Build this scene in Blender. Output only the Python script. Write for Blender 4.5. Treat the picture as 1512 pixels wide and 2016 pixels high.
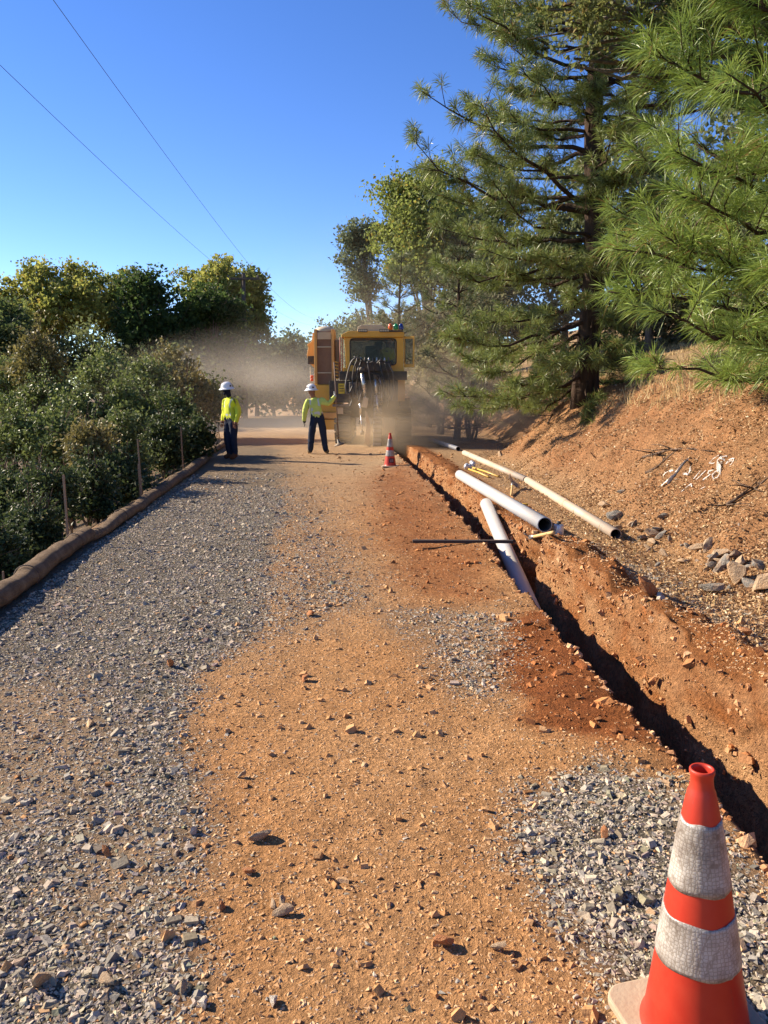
import bpy, math, random
import numpy as np
from mathutils import Vector, Matrix, Euler

for _o in list(bpy.data.objects):
    bpy.data.objects.remove(_o)
SC = bpy.context.scene
COL = SC.collection

# ------------------------------------------------------------------ camera
PITCH = math.radians(8.93)
CAM_H = 1.6
F_PX = 1515.0
cam_d = bpy.data.cameras.new('camera')
cam_d.sensor_fit = 'VERTICAL'
cam_d.sensor_height = 34.6
cam_d.lens = 34.6 * F_PX / 2016.0
cam_d.clip_start = 0.05
cam_d.clip_end = 2000
cam = bpy.data.objects.new('camera', cam_d)
cam.location = (0, 0, CAM_H)
cam.rotation_euler = (math.radians(90) - PITCH, 0, 0)
COL.objects.link(cam)
SC.camera = cam
SC.render.resolution_x, SC.render.resolution_y = 768, 1024

# ------------------------------------------------------------------ sky and sun
SUN_EL = math.radians(28.5)
SUN_AZ = math.atan2(-0.936, 0.352)            # from +Y, clockwise
TOSUN = Vector((math.sin(SUN_AZ) * math.cos(SUN_EL), math.cos(SUN_AZ) * math.cos(SUN_EL), math.sin(SUN_EL)))
world = bpy.data.worlds.new('World')
SC.world = world
world.use_nodes = True
wn = world.node_tree
for n in list(wn.nodes):
    wn.nodes.remove(n)
sky_n = wn.nodes.new('ShaderNodeTexSky')
sky_n.sky_type = 'NISHITA'
sky_n.sun_disc = False
sky_n.sun_elevation = SUN_EL
sky_n.sun_rotation = SUN_AZ
sky_n.altitude = 2600
sky_n.air_density = 1.0
sky_n.dust_density = 0.0
sky_n.ozone_density = 1.5
bg = wn.nodes.new('ShaderNodeBackground')
bg.inputs['Strength'].default_value = 0.102
wo = wn.nodes.new('ShaderNodeOutputWorld')
hsv = wn.nodes.new('ShaderNodeHueSaturation')
hsv.inputs['Hue'].default_value = 0.515
hsv.inputs['Saturation'].default_value = 1.27
hsv.inputs['Value'].default_value = 1.0
wn.links.new(sky_n.outputs[0], hsv.inputs['Color'])
wn.links.new(hsv.outputs[0], bg.inputs[0])
wn.links.new(bg.outputs[0], wo.inputs[0])
sun_d = bpy.data.lights.new('sun', 'SUN')
sun_d.energy = 5.0
sun_d.angle = math.radians(0.53)
sun_d.color = (1.0, 0.86, 0.68)
sun = bpy.data.objects.new('sun', sun_d)
sun.rotation_euler = (-TOSUN).to_track_quat('-Z', 'Y').to_euler()
sun.location = (-30, 12, 25)
COL.objects.link(sun)
SC.view_settings.view_transform = 'Standard'
SC.view_settings.look = 'None'
SC.view_settings.exposure = 1.2
SC.view_settings.gamma = 1.0
SC.view_settings.use_curve_mapping = False
SC.cycles.max_bounces = 5
SC.cycles.diffuse_bounces = 2
SC.cycles.glossy_bounces = 2
SC.cycles.transmission_bounces = 4
SC.cycles.transparent_max_bounces = 8
SC.cycles.volume_bounces = 1
SC.cycles.volume_step_rate = 1.0

# ------------------------------------------------------------------ pixel helpers (design measurements -> world points)
_cp, _sp = math.cos(PITCH), math.sin(PITCH)
def ray(px, py):
    u = (px - 756) / F_PX; v = (1008 - py) / F_PX
    return np.array((u, _cp + _sp * v, -_sp + _cp * v))
def gp(px, py, z=0.0):
    d = ray(px, py); t = (z - CAM_H) / d[2]
    return np.array((d[0] * t, d[1] * t, z))
def pt(px, py, Y):
    d = ray(px, py); t = Y / d[1]
    return np.array((d[0] * t, Y, CAM_H + d[2] * t))

# ------------------------------------------------------------------ noise
def _h(a, b, s):
    n = (a.astype(np.int64) * 374761393 + b.astype(np.int64) * 668265263 + int(s) * 1442695041) & 0xffffffff
    n = ((n ^ (n >> 13)) * 1274126177) & 0xffffffff
    n = n ^ (n >> 16)
    return (n & 0xffffff) / float(0xffffff)
def vn(x, y, s=0):
    x = np.asarray(x, float); y = np.asarray(y, float)
    xi = np.floor(x); yi = np.floor(y); fx = x - xi; fy = y - yi
    fx = fx * fx * (3 - 2 * fx); fy = fy * fy * (3 - 2 * fy)
    a = _h(xi, yi, s); b = _h(xi + 1, yi, s); c = _h(xi, yi + 1, s); d = _h(xi + 1, yi + 1, s)
    return (a * (1 - fx) + b * fx) * (1 - fy) + (c * (1 - fx) + d * fx) * fy
def fbm(x, y, o=4, s=0):
    t = 0; a = 0.5; k = 1.0
    for i in range(o):
        t = t + a * (vn(x * k, y * k, s + i * 17) - 0.5); a *= 0.5; k *= 2.03
    return t * 2                                 # about -1..1
def sstep(a, b, x):
    t = np.clip((np.asarray(x, float) - a) / (b - a), 0, 1)
    return t * t * (3 - 2 * t)

# ------------------------------------------------------------------ objects
WORLD_LOC = {}
def link(o, parent=None):
    COL.objects.link(o)
    if parent is not None:
        o.parent = parent
    return o
def tag(o, label=None, cat=None, group=None, kind=None):
    if label: o['label'] = label
    if cat: o['category'] = cat
    if group: o['group'] = group
    if kind: o['kind'] = kind
    return o
def thing(name, label, cat, loc=(0, 0, 0), rotz=0.0, group=None):
    o = bpy.data.objects.new(name, None)
    o.empty_display_size = 0.2
    o.location = loc
    o.rotation_euler = (0, 0, rotz)
    COL.objects.link(o)
    WORLD_LOC[o.name] = np.array(loc, float)
    return tag(o, label, cat, group)
def origin_of(o):
    while o.parent is not None:
        o = o.parent
    return WORLD_LOC.get(o.name, np.zeros(3))
def copy_tree(o, parent=None):
    c = o.copy(); COL.objects.link(c)
    if parent is not None: c.parent = parent
    for ch in list(o.children):
        copy_tree(ch, c)
    return c

class Acc:
    def __init__(s):
        s.v = []; s.p = []; s.c = []; s.n = 0
    def add(s, V, F, C=None):
        V = np.asarray(V, float).reshape(-1, 3)
        s.v.append(V)
        if isinstance(F, np.ndarray):
            s.p.append(F.astype(np.int64) + s.n)
        else:
            by = {}
            for f in F: by.setdefault(len(f), []).append(f)
            for k in by: s.p.append(np.array(by[k], np.int64) + s.n)
        if C is not None:
            C = np.asarray(C, float)
            if C.ndim == 1: C = np.tile(C, (len(V), 1))
            s.c.append(C)
        s.n += len(V)
        return s
    def box(s, c, d, R=None, C=None, top=(1, 1)):
        x, y, z = np.array(d) / 2
        V = np.array([(-x, -y, -z), (x, -y, -z), (x, y, -z), (-x, y, -z),
                      (-x * top[0], -y * top[1], z), (x * top[0], -y * top[1], z), (x * top[0], y * top[1], z), (-x * top[0], y * top[1], z)])
        if R is not None: V = V @ np.array(R).T
        return s.add(V + np.array(c), [(0, 3, 2, 1), (4, 5, 6, 7), (0, 1, 5, 4), (1, 2, 6, 5), (2, 3, 7, 6), (3, 0, 4, 7)], C)
    def tube(s, P, R, k=8, C=None, cap=True):
        P = np.asarray(P, float); m = len(P)
        R = np.broadcast_to(np.asarray(R, float), (m,))
        T = np.gradient(P, axis=0); T /= np.linalg.norm(T, axis=1)[:, None] + 1e-9
        a = np.array((0, 0, 1.0)) if abs(T[0][2]) < 0.9 else np.array((1.0, 0, 0))
        N = np.zeros((m, 3)); prev = np.cross(T[0], a); prev /= np.linalg.norm(prev)
        for i in range(m):
            prev = prev - T[i] * prev.dot(T[i]); prev /= np.linalg.norm(prev) + 1e-9; N[i] = prev
        B = np.cross(T, N)
        th = np.arange(k) * 2 * math.pi / k
        V = P[:, None, :] + R[:, None, None] * (np.cos(th)[None, :, None] * N[:, None, :] + np.sin(th)[None, :, None] * B[:, None, :])
        i = np.arange(m - 1)[:, None]; j = np.arange(k)[None, :]; j2 = (j + 1) % k
        F = np.stack([i * k + j, i * k + j2, (i + 1) * k + j2, (i + 1) * k + j], -1).reshape(-1, 4)
        n0 = s.n
        s.add(V.reshape(-1, 3), F, C)
        if cap:
            s.p.append(np.array([list(range(k))[::-1]], np.int64) + n0)
            s.p.append(np.array([list(range((m - 1) * k, m * k))], np.int64) + n0)
        return s
    def lathe(s, prof, k=24, o=(0, 0, 0), M=None, C=None, wob=None):
        prof = np.array(prof, float); m = len(prof)
        th = np.arange(k) * 2 * math.pi / k
        V = np.stack([prof[:, 0][:, None] * np.cos(th)[None], prof[:, 0][:, None] * np.sin(th)[None], np.repeat(prof[:, 1][:, None], k, 1)], -1)
        V = V.reshape(-1, 3)
        if M is not None: V = V @ np.array(M).T
        i = np.arange(m - 1)[:, None]; j = np.arange(k)[None, :]; j2 = (j + 1) % k
        F = np.stack([i * k + j, i * k + j2, (i + 1) * k + j2, (i + 1) * k + j], -1).reshape(-1, 4)
        return s.add(V + np.array(o), F, C)
    def ball(s, c, r, k=12, m=8, C=None, R=None):
        prof = [(math.sin(math.pi * i / m) + 1e-4, -math.cos(math.pi * i / m)) for i in range(m + 1)]
        M = np.diag(np.broadcast_to(np.asarray(r, float), (3,)))
        if R is not None: M = np.array(R) @ M
        return s.lathe(prof, k, c, M, C)
    def prism(s, poly, a, b, axis='y', C=None):
        n = len(poly)
        def mk(q, t):
            return {'y': (q[0], t, q[1]), 'x': (t, q[0], q[1]), 'z': (q[0], q[1], t)}[axis]
        V = [mk(q, a) for q in poly] + [mk(q, b) for q in poly]
        F = [tuple(range(n)), tuple(range(2 * n - 1, n - 1, -1))] + [(i, i + n, (i + 1) % n + n, (i + 1) % n) for i in range(n)]
        return s.add(V, F, C)
    def build(s, name, mat, parent=None, smooth=False, bevel=0.0, offset=None):
        V = np.concatenate(s.v)
        if parent is not None and offset is None: offset = origin_of(parent)
        if offset is not None: V = V - np.asarray(offset)
        me = bpy.data.meshes.new(name)
        me.vertices.add(len(V)); me.vertices.foreach_set('co', V.astype(np.float32).ravel())
        tot = np.concatenate([np.full(len(p), p.shape[1], np.int32) for p in s.p])
        lv = np.concatenate([p.ravel() for p in s.p]).astype(np.int32)
        me.loops.add(len(lv)); me.loops.foreach_set('vertex_index', lv)
        me.polygons.add(len(tot))
        st = np.concatenate([[0], np.cumsum(tot)[:-1]]).astype(np.int32)
        me.polygons.foreach_set('loop_start', st)
        me.polygons.foreach_set('loop_total', tot)
        me.polygons.foreach_set('use_smooth', np.full(len(tot), smooth, bool))
        me.update(calc_edges=True)
        if s.c:
            C = np.concatenate(s.c)
            at = me.color_attributes.new('Col', 'FLOAT_COLOR', 'POINT')
            at.data.foreach_set('color', np.concatenate([C, np.ones((len(C), 1))], 1).astype(np.float32).ravel())
        for mm in (mat if isinstance(mat, (list, tuple)) else [mat]):
            me.materials.append(mm)
        o = bpy.data.objects.new(name, me)
        link(o, parent)
        if bevel:
            b = o.modifiers.new('bevel', 'BEVEL'); b.width = bevel; b.segments = 2; b.limit_method = 'ANGLE'; b.angle_limit = math.radians(35)
        return o

def rot(ax, deg):
    return np.array(Matrix.Rotation(math.radians(deg), 3, ax))

# ------------------------------------------------------------------ materials
class NT:
    def __init__(s, name):
        s.m = bpy.data.materials.new(name); s.m.use_nodes = True
        s.t = s.m.node_tree
        for n in list(s.t.nodes): s.t.nodes.remove(n)
        s.out = s.n('ShaderNodeOutputMaterial')
    def n(s, typ, **kw):
        nd = s.t.nodes.new(typ)
        for k, v in kw.items(): setattr(nd, k, v)
        return nd
    def l(s, a, b): s.t.links.new(a, b)
    def put(s, sock, val):
        if hasattr(val, 'is_output') or hasattr(val, 'links'): s.l(val, sock)
        else: sock.default_value = val
    def coord(s, kind='Object'):
        return s.n('ShaderNodeTexCoord').outputs[kind]
    def noise(s, scale, detail=4, rough=0.55, vec=None, w=0.0):
        nd = s.n('ShaderNodeTexNoise'); nd.inputs['Scale'].default_value = scale
        nd.inputs['Detail'].default_value = detail; nd.inputs['Roughness'].default_value = rough
        s.l(vec if vec is not None else s.coord(), nd.inputs['Vector'])
        return nd.outputs['Fac']
    def ramp(s, fac, stops):
        r = s.n('ShaderNodeValToRGB'); e = r.color_ramp.elements
        while len(e) < len(stops): e.new(0.5)
        for q, (p, c) in zip(e, stops):
            q.position = p; q.color = (*c, 1) if len(c) == 3 else c
        s.l(fac, r.inputs[0]); return r.outputs[0]
    def mix(s, fac, a, b, blend='MIX'):
        x = s.n('ShaderNodeMix', data_type='RGBA', blend_type=blend)
        for sock, val in ((x.inputs[0], fac), (x.inputs[6], a), (x.inputs[7], b)):
            if isinstance(val, tuple) and len(val) == 3: val = (*val, 1)
            s.put(sock, val)
        return x.outputs[2]
    def math(s, op, a, b=0.0, clamp=False):
        x = s.n('ShaderNodeMath', operation=op, use_clamp=clamp); s.put(x.inputs[0], a); s.put(x.inputs[1], b); return x.outputs[0]
    def bump(s, h, strength=0.5, dist=0.02, nrm=None):
        b = s.n('ShaderNodeBump'); b.inputs['Strength'].default_value = strength; b.inputs['Distance'].default_value = dist
        s.l(h, b.inputs['Height'])
        if nrm is not None: s.l(nrm, b.inputs['Normal'])
        return b.outputs[0]
    def bsdf(s, col, rough=0.8, metal=0.0, nrm=None, spec=0.5, **kw):
        b = s.n('ShaderNodeBsdfPrincipled')
        if isinstance(col, tuple) and len(col) == 3: col = (*col, 1)
        s.put(b.inputs['Base Color'], col); s.put(b.inputs['Roughness'], rough); s.put(b.inputs['Metallic'], metal)
        b.inputs['Specular IOR Level'].default_value = spec
        for k, v in kw.items(): s.put(b.inputs[k.replace('_', ' ')], v)
        if nrm is not None: s.l(nrm, b.inputs['Normal'])
        return b.outputs[0]
    def done(s, sh): s.l(sh, s.out.inputs['Surface']); return s.m

def paint(name, col, rough=0.5, metal=0.0, dirt=(0.30, 0.20, 0.11), amt=0.5, scale=3.0, bumps=0.1, bscale=60, spec=0.5, **kw):
    """a worn surface: base colour with slight mottling, dust patches and a fine bump"""
    t = NT(name)
    f1 = t.noise(scale * 4, 5)
    c = t.mix(f1, tuple(x * 0.82 for x in col), tuple(min(1, x * 1.15) for x in col))
    f2 = t.ramp(t.noise(scale, 6, 0.65), [(0.45, (0, 0, 0)), (0.75, (1, 1, 1))])
    c = t.mix(t.math('MULTIPLY', f2, amt), c, dirt)
    r = t.math('ADD', t.math('MULTIPLY', f2, 0.3 * amt), rough, True)
    return t.done(t.bsdf(c, r, metal, t.bump(t.noise(bscale, 4), bumps, 0.01), spec, **kw))

def attr_mat(name, rough=0.85, bscale=60, bstr=0.3, trans=0.0, spec=0.3, mott=0.25, nscale=30):
    t = NT(name)
    a = t.n('ShaderNodeAttribute', attribute_name='Col').outputs['Color']
    f = t.noise(nscale, 4)
    c = t.mix(1.0, a, t.ramp(f, [(0.25, (1 - mott,) * 3), (0.75, (1 + mott,) * 3)]), 'MULTIPLY')
    b = t.bsdf(c, rough, 0, t.bump(t.noise(bscale, 4), bstr, 0.01) if bstr else None, spec)
    if trans:
        tr = t.n('ShaderNodeBsdfTranslucent'); t.l(c, tr.inputs[0])
        mx = t.n('ShaderNodeMixShader'); mx.inputs[0].default_value = trans
        t.l(b, mx.inputs[1]); t.l(tr.outputs[0], mx.inputs[2]); b = mx.outputs[0]
    return t.done(b)

RNG = np.random.default_rng(7)
random.seed(7)
# ================================================================== GROUND
def interp(tab):
    ys = np.array([a for a, b in tab]); xs = np.array([b for a, b in tab])
    return lambda y: np.interp(y, ys, xs)
XL = interp([(-5, -2.2), (1.7, -2.45), (5.5, -2.85), (8.17, -3.16), (11, -3.45), (17.5, -4.15), (23.4, -5.1), (40, -9.0), (65, -15), (100, -24), (400, -90)])
_tl = interp([(-5, 1.40), (2.45, 1.30), (3.1, 1.25), (3.7, 1.205), (4.7, 1.16), (5.66, 1.10), (7.5, 1.03), (11, 0.88), (16.9, 0.49), (22.3, 0.13), (30, -0.5), (65, -6), (100, -14), (400, -80)])
XB = interp([(-5, 2.95), (6, 2.92), (12, 3.0), (17.5, 2.8), (19.3, 2.62), (21.5, 4.0), (30, 3.6), (45, 0.5), (65, -4), (100, -11), (400, -76)])
def TRE(y):
    near = sstep(60, 25, y)
    l = _tl(y) + near * (0.03 * fbm(y * 3.1, y * 0 + 3, 4, 5) + 0.03 * (vn(y * 1.3, y * 0 + 9, 6) - 0.5))
    r = _tl(y) + 0.53 + near * (0.05 * fbm(y * 2.3, y * 0 + 30, 4, 8) + 0.05 * (vn(y * 0.9, y * 0 + 19, 9) - 0.5))
    r = r + 0.30 * np.exp(-((y - 7.75) / 0.28) ** 2)          # side notch by the shovel
    return l, r
def TDEP(y):
    return 1.0 * sstep(23.4, 21.8, y) * sstep(-4, -2.5, y)

def poly_px(pts):
    return np.array([gp(*q)[:2] for q in pts])
def psd(poly, x, y):
    """signed distance to a polygon, positive inside"""
    d = np.full(x.shape, 1e9); ins = np.zeros(x.shape, bool)
    n = len(poly)
    for i in range(n):
        a = poly[i]; b = poly[(i + 1) % n]
        e = b - a; wx = x - a[0]; wy = y - a[1]
        t = np.clip((wx * e[0] + wy * e[1]) / (e @ e + 1e-12), 0, 1)
        d = np.minimum(d, np.hypot(wx - e[0] * t, wy - e[1] * t))
        c = ((a[1] <= y) != (b[1] <= y)) & (x < (b[0] - a[0]) * (y - a[1]) / (b[1] - a[1] + 1e-12) + a[0])
        ins ^= c
    return np.where(ins, d, -d)
P_GREYL = poly_px([(250, 2100), (300, 2016), (385, 1800), (425, 1640), (390, 1420), (410, 1330), (500, 1270), (530, 1180), (545, 1090), (570, 1000), (580, 920), (550, 880), (400, 870), (250, 985), (0, 1150), (-400, 1400), (-400, 2100)])
P_GREYT = poly_px([(430, 1330), (560, 1265), (760, 1190), (720, 1090), (650, 1000), (600, 920), (560, 900), (500, 1000), (480, 1200)])
P_GREYR = poly_px([(1050, 1555), (1035, 1640), (1120, 1790), (1230, 1960), (1280, 2100), (1600, 2100), (1560, 1800), (1420, 1660), (1300, 1570), (1180, 1505)])
P_GREYM = poly_px([(700, 1190), (1010, 1200), (1030, 1290), (985, 1390), (900, 1380), (820, 1270)])
P_GREYS = poly_px([(1110, 1060), (1240, 1140), (1400, 1250), (1512, 1340), (1600, 1340), (1600, 1230), (1300, 1110)])
P_RED1 = poly_px([(1010, 1215), (990, 1330), (1040, 1425), (1200, 1500), (1345, 1520), (1240, 1400), (1135, 1270), (1060, 1195)])
P_RED2 = poly_px([(770, 915), (715, 960), (750, 1060), (800, 1185), (1000, 1195), (965, 1090), (885, 990), (805, 915)])
P_TRACK = [poly_px([(-200, 1330), (150, 1330), (260, 1480), (120, 1620), (-200, 1700)]), poly_px([(180, 1620), (400, 1620), (360, 1760), (250, 1850), (90, 1800)])]

def masks(x, y):
    w = 0.11 * fbm(x * 2.2, y * 2.2, 4, 40) + 0.05 * fbm(x * 9, y * 9, 2, 41)
    k = 1 + 0.10 * y
    def pm(P, soft): return sstep(-soft, soft, (psd(P, x, y) + w * k) / k)
    gl = pm(P_GREYL, 0.13)
    gl = np.maximum(gl, 0.5 * pm(P_GREYT, 0.3))
    tr = np.maximum(pm(P_TRACK[0], 0.2), pm(P_TRACK[1], 0.18)) * 0.4
    gr = np.maximum(pm(P_GREYR, 0.16), np.maximum(0.55 * pm(P_GREYM, 0.16), 0.6 * pm(P_GREYS, 0.15)))
    l, r = TRE(y)
    red = np.maximum(pm(P_RED1, 0.10), 0.66 * pm(P_RED2, 0.2))
    side = x - r
    rb = np.where((side > -0.02) & (y < 23), np.exp(-np.clip(side - 0.35, 0, 9) ** 2 / 0.06), 0)
    far = sstep(9, 16, y)
    grey = np.maximum(gl * (1 - 0.25 * far), gr)
    return np.clip(grey * (1 - tr), 0, 1), np.clip(red, 0, 1), np.clip(rb, 0, 1), tr * gl

def lerp(a, b, t): return a + (b - a) * t
def H(x, y, fine=True):
    x = np.asarray(x, float); y = np.asarray(y, float)
    xl = XL(y); l, r = TRE(y); u = x - XB(y)
    z = np.zeros(np.broadcast(x, y).shape)
    d = np.maximum(xl - 0.22 - x, 0)
    z = z - 2.7 * (1 - np.exp(-d * 0.24))
    t = np.clip(u / 2.2, 0, 1)
    z = z + 1.45 * (0.45 * t + 0.55 * t * t * (3 - 2 * t)) + np.minimum(0.26 * np.maximum(u - 1.5, 0), 4.5 + 0.06 * np.maximum(u, 0))
    z = z - 0.07 * np.exp(-((u + 0.2) / 0.3) ** 2)
    bank = sstep(-0.1, 0.8, u)
    z = z + bank * (0.18 * fbm(x * 0.7, y * 0.7, 3, 3) + 0.13 * fbm(x * 2.2 + 0.8 * y, y * 2.6, 4, 4))
    # little eroded ledge on the bank
    z = z + bank * sstep(2.6, 1.2, np.abs(u - 1.6)) * 0.10 * (vn(x * 1.1 + 0.35 * y, y * 1.9, 77) > 0.58)
    on = sstep(23.2, 21.5, y)
    z = z + on * np.where(x > r - 0.01, lerp(0.33, 0.13, sstep(5.6, 8.6, y)) * np.exp(-np.clip(x - r - 0.13, 0, 9) ** 2 / 0.085) * (0.85 + 0.6 * fbm(x * 2.5, y * 2.5, 4, 60)), 0)
    z = z + on * np.where(x < l + 0.01, 0.045 * np.exp(-((l - x) / 0.4) ** 2) * (0.6 + 1.2 * vn(x * 2, y * 1.7, 61)), 0)
    road = (1 - bank)
    z = z + road * 0.018 * fbm(x * 1.4, y * 0.8, 3, 21)
    if fine:
        near = sstep(30, 12, y)
        rg = np.exp(-((x - (l + r) / 2) / 0.75) ** 2) * on
        z = z + near * (0.008 * fbm(x * 14, y * 14, 3, 22) + rg * 0.06 * fbm(x * 3.0 + y, y * 7, 4, 23) + bank * 0.06 * fbm(x * 8, y * 8, 3, 24))
    return z
def Hs(x, y): return float(H(np.array([float(x)]), np.array([float(y)]))[0])

def ground_color(x, y):
    g, red, rb, tr = masks(x, y)
    u = x - XB(y); bank = sstep(-0.15, 0.5, u)
    n1 = (fbm(x * 1.3, y * 1.3, 4, 90) * 0.5 + 0.5)[:, None]; n2 = (fbm(x * 7, y * 7, 3, 91) * 0.5 + 0.5)[:, None]
    n3 = (fbm(x * 0.5, y * 0.35, 3, 95) * 0.5 + 0.5)[:, None]
    C = lerp(np.array((0.56, 0.27, 0.10)), np.array((0.69, 0.40, 0.185)), n1) * (0.85 + 0.3 * n2)
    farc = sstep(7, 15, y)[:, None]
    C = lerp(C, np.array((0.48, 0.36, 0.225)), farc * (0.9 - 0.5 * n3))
    tan = lerp(np.array((0.34, 0.27, 0.18)), np.array((0.45, 0.36, 0.24)), n1)
    C = lerp(C, lerp(tan * 0.85, np.array((0.135, 0.12, 0.095)), (0.5 + 0.5 * n2)), g[:, None])  # gravel bed darkened to stand for shade in the gaps between stones
    C = lerp(C, np.array((0.46, 0.38, 0.27)), np.clip(tr, 0, 1)[:, None] * 0.8)
    C = lerp(C, lerp(np.array((0.22, 0.066, 0.020)), np.array((0.43, 0.16, 0.05)), n2), np.clip(red[:, None] * 1.15, 0, 1))
    C = lerp(C, lerp(np.array((0.25, 0.085, 0.026)), np.array((0.47, 0.205, 0.072)), n2), rb[:, None])  # red spoil on the berm, darkened to imitate grazing sun on its top
    sh = (sstep(0.35, 0.8, x - TRE(y)[1]) * (1 - bank))[:, None]
    C = lerp(C, lerp(np.array((0.34, 0.22, 0.12)), np.array((0.46, 0.30, 0.16)), n1), sh * 0.7 * (1 - g[:, None]))
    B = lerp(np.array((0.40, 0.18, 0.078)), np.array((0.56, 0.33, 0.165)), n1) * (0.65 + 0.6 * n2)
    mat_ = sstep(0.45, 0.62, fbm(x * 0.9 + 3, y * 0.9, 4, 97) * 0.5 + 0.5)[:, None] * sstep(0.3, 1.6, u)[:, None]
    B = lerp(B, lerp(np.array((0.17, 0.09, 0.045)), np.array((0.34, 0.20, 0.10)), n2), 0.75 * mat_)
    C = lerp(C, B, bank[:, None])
    top = sstep(2.0, 4.5, u)[:, None]
    C = lerp(C, lerp(np.array((0.30, 0.19, 0.10)), np.array((0.48, 0.34, 0.17)), n1), top)
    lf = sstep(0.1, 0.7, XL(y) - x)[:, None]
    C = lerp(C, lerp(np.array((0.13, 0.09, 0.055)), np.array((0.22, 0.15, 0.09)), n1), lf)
    return C

ys = [-5.0]
while ys[-1] < 1.5: ys.append(ys[-1] + 0.25)
while ys[-1] < 30: ys.append(ys[-1] * 1.0115)
while ys[-1] < 420: ys.append(ys[-1] * 1.07)
ys = np.array(ys)
NR = len(ys)
tlv, trv = TRE(ys); xlv = XL(ys); xbv = XB(ys); dep = TDEP(ys)
colsX = []; colsZ = []
def addcol(x, z=None):
    colsX.append(x); colsZ.append(H(x, ys) if z is None else z)
for g in np.geomspace(300, 7, 14): addcol(xlv - g)
for g in np.linspace(6.5, 0.0, 46)[:-1]: addcol(xlv - g)
for t in np.linspace(0, 1, 140): addcol(xlv + (tlv - xlv) * t)
zl = H(tlv, ys); zr = H(trv + 0.001, ys)
for f in (0.02, 0.06, 0.14, 0.27, 0.42, 0.62, 0.82, 1.0):
    addcol(tlv + 0.004 + 0.03 * f + 0.03 * dep * fbm(ys * 4, ys * 0 + f * 5, 3, 70) * min(1, f * 6), zl - dep * f)
for t in (0.33, 0.66):
    addcol(tlv + 0.05 + (trv - tlv - 0.17) * t, lerp(zl - dep, zr - dep, t) + 0.03 * dep * fbm(ys * 5, ys * 0 + t, 3, 71))
for f in list(np.linspace(1, 0.5, 6)[:-1]) + list(np.linspace(0.5, 0.012, 18)):
    addcol(trv - 0.010 - 0.085 * dep * f ** 0.55 - 0.06 * dep * fbm(ys * 3.4, ys * 0 + f * 6, 4, 72) * min(1, f * 5) - 0.02 * dep * (vn(ys * 22, ys * 0 + f * 26, 73) - 0.5), zr - dep * f)
for t in np.linspace(0, 1, 52)[:-1]: addcol(trv + (xbv - trv) * t ** 1.15)
for g in np.linspace(0, 3.2, 84): addcol(xbv + g)
for g in np.geomspace(3.3, 300, 46): addcol(xbv + g)
GX = np.stack(colsX, 1); GZ = np.stack(colsZ, 1); NCc = GX.shape[1]
GY = np.repeat(ys[:, None], NCc, 1)
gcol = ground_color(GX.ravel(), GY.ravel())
# inside of the trench: fresh cut orange earth with a paler gravelly seam
c0 = 14 + 45 + 140
wallmask = np.zeros((NR, NCc), bool); wallmask[:, c0:c0 + 8 + 2 + 23] = True
wm = wallmask.ravel() & (GY.ravel() < 23)
wn_ = (fbm(GY.ravel()[wm] * 3, GZ.ravel()[wm] * 9, 4, 74) * 0.5 + 0.5)[:, None]
gcol[wm] = lerp(np.array((0.38, 0.14, 0.042)), np.array((0.62, 0.36, 0.18)), np.clip(wn_ * 1.6 - 0.3, 0, 1))
ii = np.arange(NR - 1)[:, None]; jj = np.arange(NCc - 1)[None, :]
GF = np.stack([ii * NCc + jj, ii * NCc + jj + 1, (ii + 1) * NCc + jj + 1, (ii + 1) * NCc + jj], -1).reshape(-1, 4)

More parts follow.
